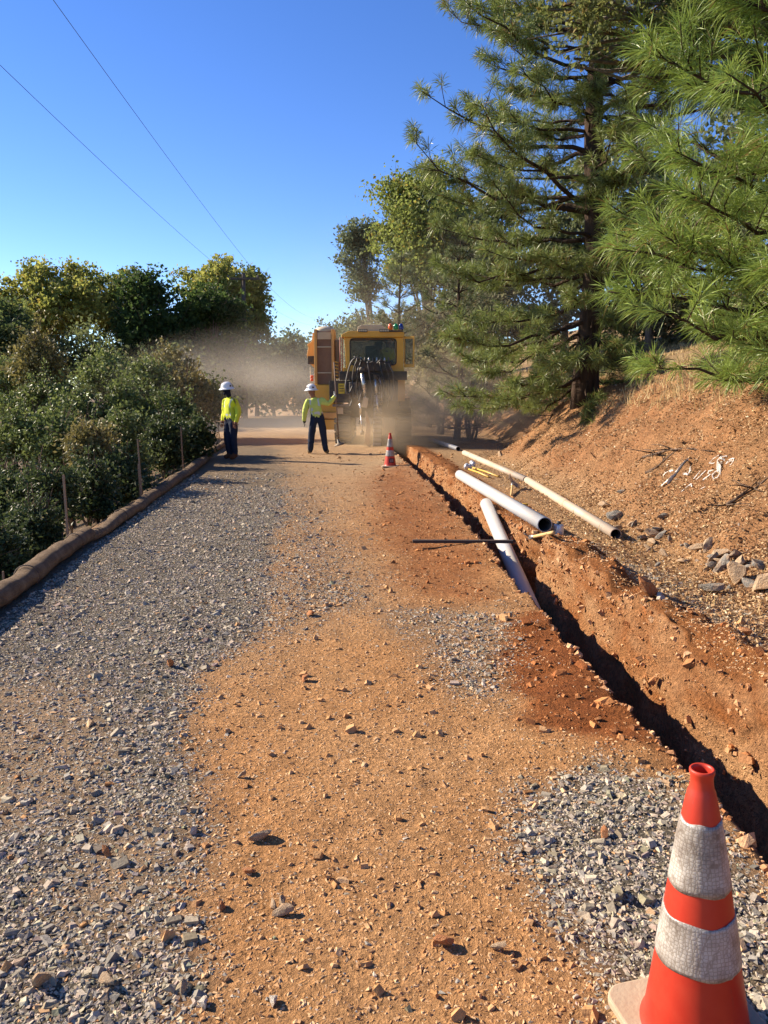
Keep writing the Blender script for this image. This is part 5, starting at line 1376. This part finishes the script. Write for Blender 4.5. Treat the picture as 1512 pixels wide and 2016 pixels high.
# ---- digging boom, rams, crumber
bo = Acc(); bm_a = np.array((X(745), Y0 + 0.2, 1.55)); bm_b = np.array((X(742), Y0 - 0.95, -0.62))
dv = bm_b - bm_a; ang = math.degrees(math.atan2(dv[1], dv[2]))
Rb = rot('X', -math.degrees(math.atan2(dv[1], dv[2]) ) )
bo.box((bm_a + bm_b) / 2, (0.26, 0.42, np.linalg.norm(dv)), Rb); boom = bo.build('digging_boom', GREYM, MACH, False, 0.03)
nrm_ = dv / np.linalg.norm(dv); out = np.cross(nrm_, (1, 0, 0)); out *= -np.sign(out[1]) if out[1] > 0 else 1
tooth = None; og = origin_of(boom)
for i in range(17):
    q = bm_a + dv * (0.05 + 0.92 * i / 16) + out * 0.25
    if tooth is None:
        t_ = Acc(); t_.box((0, 0, 0), (0.24, 0.05, 0.09)); t_.box((0.07, -0.05, 0), (0.05, 0.09, 0.045), rot('X', 25)); t_.box((-0.07, -0.05, 0), (0.05, 0.09, 0.045), rot('X', 25))
        o = t_.build('chain_tooth', STEEL, boom, False, 0.004, offset=(0, 0, 0)); tooth = o
    else:
        o = tooth.copy(); COL.objects.link(o); o.parent = boom
    o.location = Vector(q - og); o.rotation_euler = (math.radians(-28), 0, 0)
Acc().lathe([(0.02, -0.15), (0.30, -0.14), (0.30, 0.14), (0.02, 0.15)], 22, bm_a + np.array((0, 0, 0)), rot('Y', 90)).build('drive_sprocket', GREYM, MACH, True)
def ram(p0, p1, w, Ya, Yb, rod=0.55):
    A = np.array((X(p0[0], Ya), Ya, Z(p0[1], Ya))); B = np.array((X(p1[0], Yb), Yb, Z(p1[1], Yb))); M_ = A + (B - A) * rod
    o = Acc().tube(np.array([A, M_]), w, 12).build('hydraulic_ram', CHROME, MACH, True); Acc().tube(np.array([M_, B]), w * 0.62, 10).build('ram_rod', CHROME, o, True)
    for q in (A, B): Acc().lathe([(0.01, -w * 1.3), (w * 1.4, -w * 1.3), (w * 1.4, w * 1.3), (0.01, w * 1.3)], 12, q, rot('Y', 90)).build('ram_eye', GREYM, o, True)
ram((713, 728), (721, 798), 0.062, Y0 - 0.30, Y0 - 0.45, 0.72)
ram((739, 742), (744, 812), 0.045, Y0 - 0.30, Y0 - 0.55, 0.45)
ram((747, 744), (752, 792), 0.035, Y0 - 0.25, Y0 - 0.4, 0.5)
ram((709, 790), (713, 852), 0.04, Y0 - 0.45, Y0 - 0.55, 0.4)
a = Acc(); Ys = Y0 - 0.85
a.prism([(X(717, Ys), 0.10), (X(729, Ys), -0.04), (X(729, Ys), Z(835, Ys)), (X(723, Ys), Z(812, Ys)), (X(719, Ys), Z(808, Ys)), (X(721, Ys), Z(840, Ys))], Ys, Ys + 0.05)
a.build('crumber_plate', PALE, MACH, False, 0.008)
a = Acc(); a.box(((X(720)), Y0 - 0.5, Z(792)), (0.16, 0.1, 0.30), rot('Y', 10)); a.build('hose_guard', PALE, MACH, False, 0.01)
mbox('valve_block', 700, 770, 712, 731, Y0 - 0.28, Y0 - 0.125, BLACKM, 0.02)
for i in range(9): Acc().lathe([(0.005, 0), (0.028, 0), (0.028, 0.07), (0.018, 0.09), (0.018, 0.13), (0.005, 0.13)], 8, (X(704 + i * 7.6), Y0 - 0.2, Z(713))).build('hose_fitting', CHROME if i % 2 else GREYM, MACH, True)
mbox('manifold', 688, 712, 752, 785, Y0 - 0.28, Y0 - 0.06, GREYM, 0.03)
rng = np.random.default_rng(77)
HS = [[(702, 704), (692, 712), (684, 740), (680, 765), (686, 778), (692, 770)], [(706, 706), (698, 722), (694, 745), (697, 765), (700, 778)], [(700, 735), (714, 730), (735, 735), (752, 742), (757, 758), (755, 776)],
      [(712, 712), (705, 730), (703, 760), (708, 790)], [(724, 712), (728, 740), (733, 770), (730, 800)], [(735, 714), (737, 735), (745, 745), (750, 765), (748, 800)], [(748, 713), (752, 735), (760, 760), (763, 785)],
      [(758, 714), (766, 740), (768, 770), (762, 800)], [(765, 716), (774, 735), (776, 765), (770, 790)], [(695, 760), (690, 772), (694, 788), (690, 800)], [(698, 702), (710, 706), (722, 716), (736, 712)], [(742, 716), (750, 708), (760, 716)], [(713, 770), (708, 790), (711, 815), (706, 835)]]
for i, h in enumerate(HS):
    P = np.array([(X(p, Y0 - 0.3), Y0 - 0.32 - 0.12 * rng.random() - 0.05 * (j % 2), Z(q, Y0 - 0.3)) for j, (p, q) in enumerate(h)])
    t = np.linspace(0, len(P) - 1, 22); Q = np.stack([np.interp(t, np.arange(len(P)), P[:, k]) for k in range(3)], 1)
    for _ in range(3): Q[1:-1] = (Q[:-2] + 2 * Q[1:-1] + Q[2:]) / 4
    Acc().tube(Q, 0.020 if i % 3 else 0.026, 7).build('hydraulic_hose', RUBBER if i % 4 else GREYM, MACH, True)
# ================================================================== PEOPLE
def cloth(name, c, amt=0.25):
    t = NT(name); f = t.noise(9, 5, 0.6)
    col = t.mix(f, tuple(x * 0.78 for x in c), tuple(min(1, x * 1.15) for x in c))
    return t.done(t.bsdf(col, 0.85, 0, t.bump(t.noise(14, 4, 0.6), 0.5, 0.03), 0.15))
HIVIS = cloth('hi_vis_yellow_cloth', (0.66, 0.70, 0.055)); HIVIS2 = cloth('pale_hi_vis_cloth', (0.58, 0.66, 0.15)); DENIM = cloth('dark_denim', (0.022, 0.030, 0.052)); BOOT = cloth('brown_leather_boot', (0.13, 0.055, 0.025))
SKIN = cloth('brown_skin', (0.30, 0.15, 0.09)); NAVY = cloth('navy_face_cover', (0.012, 0.014, 0.035)); GLOVE = cloth('dark_work_glove', (0.03, 0.028, 0.026)); BAND = cloth('silver_reflective_band', (0.58, 0.60, 0.56)); TANB = cloth('grey_tan_boot', (0.20, 0.16, 0.11))
GLOVEP = cloth('pale_work_glove', (0.45, 0.45, 0.42))
HATM = paint('white_hard_hat', (0.80, 0.79, 0.76), 0.3, 0, (0.45, 0.33, 0.2), 0.2, 6); DECAL = paint('hat_decal', (0.03, 0.035, 0.05), 0.5)
HAIR = cloth('black_hair', (0.01, 0.009, 0.008))
BONES = [('pelvis', 'spine', 'T'), ('spine', 'chest', 'T'), ('chest', 'neckb', 'T'), ('neckb', 'neck', 'N'), ('neck', 'head', 'H'), ('head', 'crown', 'H'),
         ('chest', 'shL', 'T'), ('shL', 'elL', 'A'), ('elL', 'wrL', 'A'), ('wrL', 'haL', 'G'), ('chest', 'shR', 'T'), ('shR', 'elR', 'A'), ('elR', 'wrR', 'A'), ('wrR', 'haR', 'G'),
         ('pelvis', 'hiL', 'P'), ('hiL', 'knL', 'P'), ('knL', 'anL', 'P'), ('anL', 'toL', 'B'), ('pelvis', 'hiR', 'P'), ('hiR', 'knR', 'P'), ('knR', 'anR', 'P'), ('anR', 'toR', 'B')]
RADI = dict(pelvis=.165, spine=.170, chest=.185, neckb=.075, neck=.058, head=.092, crown=.082, shL=.092, elL=.074, wrL=.054, haL=.040, shR=.092, elR=.074, wrR=.054, haR=.040,
            hiL=.122, knL=.094, anL=.080, toL=.050, hiR=.122, knR=.094, anR=.080, toR=.050)
def person(label, loc, rotz, J, mats, face, hat_tilt=(0, 0), grip=None, seated=False, gloves='GG', hang='LR'):
    """mats: dict T,N,H,A,G,P,B -> material index list; face: unit direction the face looks at (local)"""
    names = list(J); me = bpy.data.meshes.new('skeleton')
    me.from_pydata([J[k] for k in names], [(names.index(a), names.index(b)) for a, b, c in BONES if a in J and b in J], [])
    o = bpy.data.objects.new('skeleton', me); COL.objects.link(o)
    m = o.modifiers.new('skin', 'SKIN'); m.use_smooth_shade = True; m.branch_smoothing = 0.6
    for i, k in enumerate(names):
        sv = me.skin_vertices[0].data[i]; r = RADI[k]; sv.radius = (r, r); sv.use_root = (k == 'pelvis')
    s = o.modifiers.new('sub', 'SUBSURF'); s.levels = 2; s.render_levels = 2
    dg = bpy.context.evaluated_depsgraph_get(); ev = o.evaluated_get(dg).to_mesh()
    V = np.array([v.co[:] for v in ev.vertices]); F = [tuple(p.vertices) for p in ev.polygons]
    o.evaluated_get(dg).to_mesh_clear(); bpy.data.objects.remove(o)
    # nearest bone of every vertex
    bs = [(np.array(J[a]), np.array(J[b]), c) for a, b, c in BONES if a in J and b in J]
    D = []
    for a, b, c in bs:
        e = b - a; t = np.clip(((V - a) @ e) / (e @ e), 0, 1); D.append(np.linalg.norm(V - a - t[:, None] * e, axis=1))
    near = np.argmin(np.array(D), 0)
    cls = np.array([bs[i][2] for i in near])
    # flatten the trunk front to back, loosen the cloth with folds
    pel = np.array(J['pelvis']); ch = np.array(J['chest'])
    tr = (cls == 'T') | ((cls == 'P') & (V[:, 2] > pel[2] - 0.08)); cy = np.interp(V[:, 2], [pel[2], ch[2]], [pel[1], ch[1]])
    V[tr, 1] = cy[tr] + (V[tr, 1] - cy[tr]) * 0.80
    cen = np.array([bs[i][0] + (bs[i][1] - bs[i][0]) * 0.5 for i in near]); dd = V - cen; dd /= np.linalg.norm(dd, axis=1)[:, None] + 1e-9
    amp = np.where((cls == 'H') | (cls == 'G') | (cls == 'N'), 0.0, np.where(cls == 'P', 0.022, 0.024))
    V = V + dd * (amp * fbm(V[:, 0] * 9 + V[:, 2] * 16, V[:, 2] * 9 - V[:, 1] * 8, 3, 11))[:, None]
    slots = ['T', 'N', 'H', 'A', 'G', 'P', 'B', 'W', 'S', 'g']
    acc = Acc(); acc.add(V, F); mi = []
    for f in F:
        c = cls[list(f)]; k = max(set(c), key=list(c).count); z = V[list(f)][:, 2].mean(); x = V[list(f)][:, 0].mean()
        if k == 'T' and not seated:
            if z < pel[2] + 0.03: k = 'P'
            elif 1.03 < z - (pel[2] - 0.93) < 1.07 or abs(abs(x - np.interp(z, [pel[2], ch[2]], [pel[0], ch[0]])) - 0.10) < 0.013 and z > 1.1: k = 'W'
        if k == 'B' and z > 0.16: k = 'P'
        if k == 'P' and z < 0.07 and not seated: k = 'B'
        if k == 'G' and x > pel[0]: k = 'g'
        mi.append(slots.index(k))
    # hands: five tapered fingers, the thumb leaving the side of the palm
    for S_, sx in (('L', -1), ('R', 1)):
        if 'ha' + S_ not in J: continue
        w = np.array(J['wr' + S_]); h = np.array(J['ha' + S_]); d = h - w; d /= np.linalg.norm(d)
        up = np.array((0.0, -1.0, 0.0)) if abs(d[2]) > 0.6 else np.array((0, 0, 1.0)); s_ = np.cross(d, up); s_ /= np.linalg.norm(s_); up = np.cross(s_, d)
        curl = 1.0 if grip == S_ else 0.35
        idx = 'G' if sx < 0 else 'g'
        for q, (off, ln, r) in enumerate([(-0.030, 0.072, 0.0095), (-0.010, 0.082, 0.0100), (0.010, 0.078, 0.0098), (0.029, 0.060, 0.0088)]):
            b = h + up * off + d * 0.015; P = [b]; dirn = d.copy()
            for j in range(3):
                dirn = dirn * math.cos(curl * 0.75) + s_ * -sx * math.sin(curl * 0.75); dirn /= np.linalg.norm(dirn); P.append(P[-1] + dirn * ln / 3)
            n0 = sum(len(p) for p in acc.p); acc.tube(np.array(P), [r, r, r * 0.9, r * 0.65], 6); mi += [slots.index(idx)] * (sum(len(p) for p in acc.p) - n0)
        b = h - up * 0.030 - d * 0.035; P = [b, b - up * 0.025 + d * 0.03 - s_ * sx * 0.012, b - up * 0.028 + d * 0.062 - s_ * sx * 0.03 * (1 + curl)]
        n0 = sum(len(p) for p in acc.p); acc.tube(np.array(P), [0.013, 0.011, 0.008], 6); mi += [slots.index(idx)] * (sum(len(p) for p in acc.p) - n0)
    # nose, brow, chin and ears
    hd = np.array(J['head']); f3 = np.array(face, float); f3 /= np.linalg.norm(f3); sd = np.cross(f3, (0, 0, 1)); sd /= np.linalg.norm(sd)
    def lump(c, r, k):
        n0 = sum(len(p) for p in acc.p); acc.ball(c, r, 8, 6); acc_n = sum(len(p) for p in acc.p) - n0; mi.extend([slots.index(k)] * acc_n)
    lump(hd + f3 * 0.098 + np.array((0, 0, -0.005)), (0.016, 0.018, 0.026), 'H'); lump(hd + f3 * 0.07 + np.array((0, 0, -0.075)), (0.035, 0.035, 0.03), 'H')
    for e in (-1, 1): lump(hd + sd * e * 0.092 - f3 * 0.01, (0.014, 0.02, 0.033), 'H'); lump(hd + f3 * 0.086 + sd * e * 0.035 + np.array((0, 0, 0.022)), (0.013, 0.013, 0.008), 'S')
    lump(hd + f3 * 0.09 + np.array((0, 0, -0.047)), (0.022, 0.012, 0.007), 'S')
    root = thing('person', label, 'person', tuple(loc), rotz)
    body = acc.build('body', [mats[k] for k in slots], root, True, offset=(0, 0, 0))
    body.data.polygons.foreach_set('material_index', np.array(_order(acc, mi), np.int32)); body.data.update()
    # full brim hard hat
    c = hd + np.array((0, 0, 0.045)) + f3 * 0.005; R = rot('X', hat_tilt[0]) @ rot('Y', hat_tilt[1])
    hat = Acc(); hat.lathe([(0.180, -0.022), (0.184, -0.016), (0.170, -0.002), (0.146, 0.012), (0.133, 0.022), (0.131, 0.05), (0.122, 0.085), (0.098, 0.118), (0.06, 0.138), (0.005, 0.145)], 28, c, R)
    hat.lathe([(0.180, -0.022), (0.15, 0.002), (0.12, 0.01), (0.118, 0.05)], 28, c, R)
    V_ = hat.v[0]; rid = np.exp(-((V_ - c) @ sd / 0.012) ** 2) * (V_[:, 2] > c[2] + 0.06); V_[:, 2] += 0.010 * rid
    ho = hat.build('hard_hat', HATM, root, True, offset=(0, 0, 0))
    for ang, w_ in ((0.0, 0.30), (1.7, 0.22), (-1.7, 0.22), (3.14, 0.25)):
        dv_ = Acc(); P = []
        for i in range(5):
            for j in range(3):
                t = ang + w_ * (i / 4 - 0.5) * 2; hh = 0.035 + 0.04 * j / 2; rr_ = np.interp(hh, [0.022, 0.05, 0.085], [0.1335, 0.1322, 0.1235]) + 0.0008
                dirn = f3 * math.cos(t) + sd * math.sin(t); P.append(c + R @ (dirn * rr_ + np.array((0, 0, hh))))
        dv_.add(np.array(P), [(i * 3 + j, i * 3 + j + 1, (i + 1) * 3 + j + 1, (i + 1) * 3 + j) for i in range(4) for j in range(2)]); dv_.build('hat_decal', DECAL, ho, True, offset=(0, 0, 0))
    return root
def _order(acc, mi):
    """material indices follow the build order of polygon blocks"""
    # the body's faces were grouped by size inside Acc.add; rebuild that order
    return mi_sorted(acc, mi)
def mi_sorted(acc, mi):
    return mi

def mk(T, N, H_, A, G, P, B, g): return dict(T=T, N=N, H=H_, A=A, G=G, P=P, B=B, W=BAND, S=DECAL, g=g)
# worker on the left: faces left and toward the viewer, hand at his side, face covered
w1 = gp(456, 905); w1[2] = Hs(w1[0], w1[1])
J1 = dict(pelvis=(0, 0.02, 0.94), spine=(0.0, 0.0, 1.12), chest=(0.0, -0.02, 1.32), neckb=(0.0, -0.02, 1.46), neck=(0.0, -0.04, 1.53), head=(0.0, -0.075, 1.615), crown=(0.0, -0.07, 1.68),
          shL=(-0.175, 0.0, 1.40), elL=(-0.235, 0.04, 1.14), wrL=(-0.215, -0.05, 0.92), haL=(-0.205, -0.08, 0.84),
          shR=(0.175, 0.0, 1.40), elR=(0.255, 0.05, 1.13), wrR=(0.235, -0.02, 0.90), haR=(0.225, -0.045, 0.82),
          hiL=(-0.09, 0.02, 0.88), knL=(-0.085, -0.03, 0.49), anL=(-0.08, 0.03, 0.10), toL=(-0.09, -0.15, 0.048),
          hiR=(0.09, 0.02, 0.88), knR=(0.08, 0.0, 0.49), anR=(0.07, 0.06, 0.10), toR=(0.085, -0.12, 0.048))
person('worker in a yellow hi-vis shirt with a dark covered face, standing at the road edge', w1, math.radians(-40), J1, mk(HIVIS, NAVY, NAVY, HIVIS, SKIN, DENIM, BOOT, SKIN), (0.0, -1, -0.12), (6, 0))
# worker on the right: back to the viewer, right arm raised on the tamper pole, head turned right
w2 = gp(626, 893); w2[2] = Hs(w2[0], w2[1])
J2 = dict(pelvis=(0.0, 0, 0.93), spine=(-0.03, 0, 1.11), chest=(-0.07, 0.0, 1.31), neckb=(-0.11, 0.0, 1.45), neck=(-0.13, 0.01, 1.52), head=(-0.155, 0.03, 1.60), crown=(-0.16, 0.03, 1.665),
          shL=(-0.25, 0.0, 1.38), elL=(-0.315, -0.02, 1.10), wrL=(-0.35, 0.04, 0.87), haL=(-0.335, 0.05, 0.79),
          shR=(0.105, 0.0, 1.39), elR=(0.29, -0.02, 1.27), wrR=(0.44, 0.05, 1.46), haR=(0.465, 0.06, 1.53),
          hiL=(-0.095, 0, 0.87), knL=(-0.16, 0.02, 0.49), anL=(-0.195, 0.0, 0.10), toL=(-0.235, 0.15, 0.048),
          hiR=(0.095, 0, 0.87), knR=(0.145, 0.03, 0.49), anR=(0.20, -0.02, 0.10), toR=(0.26, 0.12, 0.048))
person('worker in a pale hi-vis shirt with his back turned, holding a long tamper', w2, 0.0, J2, mk(HIVIS2, SKIN, SKIN, HIVIS2, GLOVE, DENIM, TANB, GLOVEP), (0.8, 0.55, -0.1), (0, -3), grip='R')
# tamper in his hand
hw = w2 + np.array((0.475, 0.075, 1.545)); up_ = np.array((-0.045, -0.03, 1.0)); up_ /= np.linalg.norm(up_)
foot = hw - up_ * 1.30; topp = hw + up_ * 0.80
tm = thing('tamper', 'long handled tamper held upright by the worker at the machine', 'tamper', tuple(foot))
Acc().tube(np.array([foot, hw, topp]), 0.016, 10).build('handle', paint('dark_wood_handle', (0.16, 0.10, 0.07), 0.7, 0, (0.35, 0.22, 0.12), 0.4, 6), tm, True)
a = Acc(); a.lathe([(0.01, 0.0), (0.13, 0.0), (0.135, 0.012), (0.12, 0.035), (0.04, 0.06), (0.028, 0.16), (0.01, 0.16)], 16, foot + np.array((0.02, 0, -0.03)), rot('Y', -14)); a.build('foot_plate', GREYM, tm, True)
# operator in the cab, seen through the dusty glass
ox = X(771, Yk + 0.7)
J3 = dict(pelvis=(0, 0, 0.12), spine=(0, 0.0, 0.28), chest=(0, 0.02, 0.46), neckb=(0, 0.03, 0.58), neck=(0, 0.03, 0.64), head=(0, 0.05, 0.72), crown=(0, 0.05, 0.78),
          shL=(-0.17, 0.03, 0.52), elL=(-0.20, 0.14, 0.27), wrL=(-0.16, 0.36, 0.30), haL=(-0.15, 0.43, 0.31), shR=(0.13, 0.03, 0.52), elR=(0.15, 0.14, 0.27), wrR=(0.13, 0.36, 0.30), haR=(0.13, 0.43, 0.31),
          hiL=(-0.09, 0.05, 0.10), knL=(-0.11, 0.42, 0.12), anL=(-0.11, 0.44, -0.22), toL=(-0.11, 0.56, -0.27), hiR=(0.09, 0.05, 0.10), knR=(0.10, 0.42, 0.12), anR=(0.10, 0.44, -0.22), toR=(0.10, 0.56, -0.27))
person('machine operator in a hi-vis shirt and white hat seated inside the cab', (ox - 0.12, Yk + 0.75, Z(725, Yk) + 0.06), 0.0, J3, mk(HIVIS, SKIN, SKIN, HIVIS, GLOVE, DENIM, BOOT, GLOVE), (0.3, 1, 0), seated=True)

# ================================================================== POLE AND WIRES
POLEW = paint('pole_wood', (0.10, 0.075, 0.055), 0.9, 0, (0.06, 0.045, 0.035), 0.4, 3, 0.4)
pb_ = pt(481, 770, 46); pz = Hs(pb_[0], 46); ptop = pt(479, 537, 46)
up = thing('utility_pole', 'weathered wooden utility pole rising from the trees on the left', 'utility pole', (pb_[0], 46, pz))
Acc().tube(np.array([(pb_[0], 46, pz - 0.5), (ptop[0], 46, ptop[2])]), [0.17, 0.11], 12).build('post', POLEW, up, True)
Acc().box((ptop[0], 45.85, ptop[2] - 0.35), (1.9, 0.11, 0.12)).build('crossarm', POLEW, up, False, 0.01)
for s in (-0.85, 0.85): Acc().lathe([(0.01, 0), (0.05, 0), (0.06, 0.05), (0.035, 0.08), (0.055, 0.11), (0.01, 0.16)], 10, (ptop[0] + s, 45.85, ptop[2] - 0.29)).build('insulator', GREYM, up, True)
WIRE = paint('wire_aluminium', (0.045, 0.045, 0.048), 0.6, 0.2, (0.03, 0.03, 0.03), 0.1)
for i, (s, q, Yq, far_, lab) in enumerate([(0.85, (105, 0), 15.5, (620, 626), 'upper overhead wire crossing the blue sky on the left'), (-0.85, (0, 128), 17.5, (612, 640), 'lower overhead wire crossing the blue sky on the left')]):
    A = np.array((ptop[0] + s, 45.85, ptop[2] - 0.13)); M1 = pt(*q, Yq); B = A + (M1 - A) * 1.9
    t = np.linspace(0, 1, 60)[:, None]; P = A + (B - A) * t; sag = (t * (1 - t) - (1 / 1.9) * (1 - 1 / 1.9) * t / (1 / 1.9)) * 2.0; P[:, 2] -= np.where(t[:, 0] < 1 / 1.9, sag[:, 0], 0)
    Fq = pt(*far_, 95); P2 = A + (Fq - A) * t; P2[:, 2] -= (t * (1 - t))[:, 0] * 2.2
    a = Acc(); a.tube(np.concatenate([P[::-1], P2[1:]]), 0.0065, 5); o = a.build('overhead_wire', WIRE, None, True); tag(o, lab, 'wire', 'overhead wires')

# ================================================================== DUST
def dust(name, label, c, rad, dens, col, nscale, seed, aniso=0.25, contrast=(0.35, 0.75)):
    """airborne dust: an ellipsoidal body of air whose density fades to nothing at its skin"""
    t = NT(name + '_volume'); co = t.coord('Object')
    ln = t.n('ShaderNodeVectorMath', operation='LENGTH'); t.l(co, ln.inputs[0])
    fall = t.math('POWER', t.math('SUBTRACT', 1.0, t.math('MULTIPLY', ln.outputs['Value'], ln.outputs['Value']), True), 1.9)
    nz = t.n('ShaderNodeTexNoise'); nz.inputs['Scale'].default_value = nscale; nz.inputs['Detail'].default_value = 3
    mp = t.n('ShaderNodeMapping'); mp.inputs['Location'].default_value = (seed, seed * 0.7, 0); t.l(co, mp.inputs[0]); t.l(mp.outputs[0], nz.inputs['Vector'])
    k = t.ramp(nz.outputs['Fac'], [(contrast[0], (0, 0, 0)), (contrast[1], (1, 1, 1))])
    d = t.math('MULTIPLY', t.math('MULTIPLY', fall, k), dens)
    pv = t.n('ShaderNodeVolumePrincipled'); pv.inputs['Color'].default_value = (*col, 1); pv.inputs['Anisotropy'].default_value = aniso; t.l(d, pv.inputs['Density'])
    t.l(pv.outputs[0], t.out.inputs['Volume'])
    a = Acc(); a.ball((0, 0, 0), 1.0, 32, 20); o = a.build(name, t.m, None, True)
    o.location = c; o.scale = rad
    return tag(o, label, 'dust', None, 'stuff')
DC = (0.95, 0.77, 0.54)
dust('dust_cloud', 'dense tan dust boiling up behind the digging boom', (X(792), Y0 - 0.7, 0.62), (2.3, 1.4, 1.5), 2.3, DC, 1.7, 3.0, 0.25, (0.30, 0.85))
dust('dust_cloud', 'brown dust drifting right of the machine over the ditch', (X(860, 24.5), 24.6, 0.9), (3.8, 3.6, 2.4), 0.75, DC, 1.8, 8.0)
dust('dust_cloud', 'thin dust hanging over the road behind the two workers', (X(545, 33), 33.0, 0.5), (8.5, 12.5, 4.0), 0.125, (0.96, 0.87, 0.74), 1.6, 15.0)
dust('dust_cloud', 'faint dust veil in front of the trees behind the machine', (X(800, 33), 33.0, 3.6), (9.0, 7.0, 6.0), 0.06, (0.88, 0.76, 0.58), 1.4, 21.0)
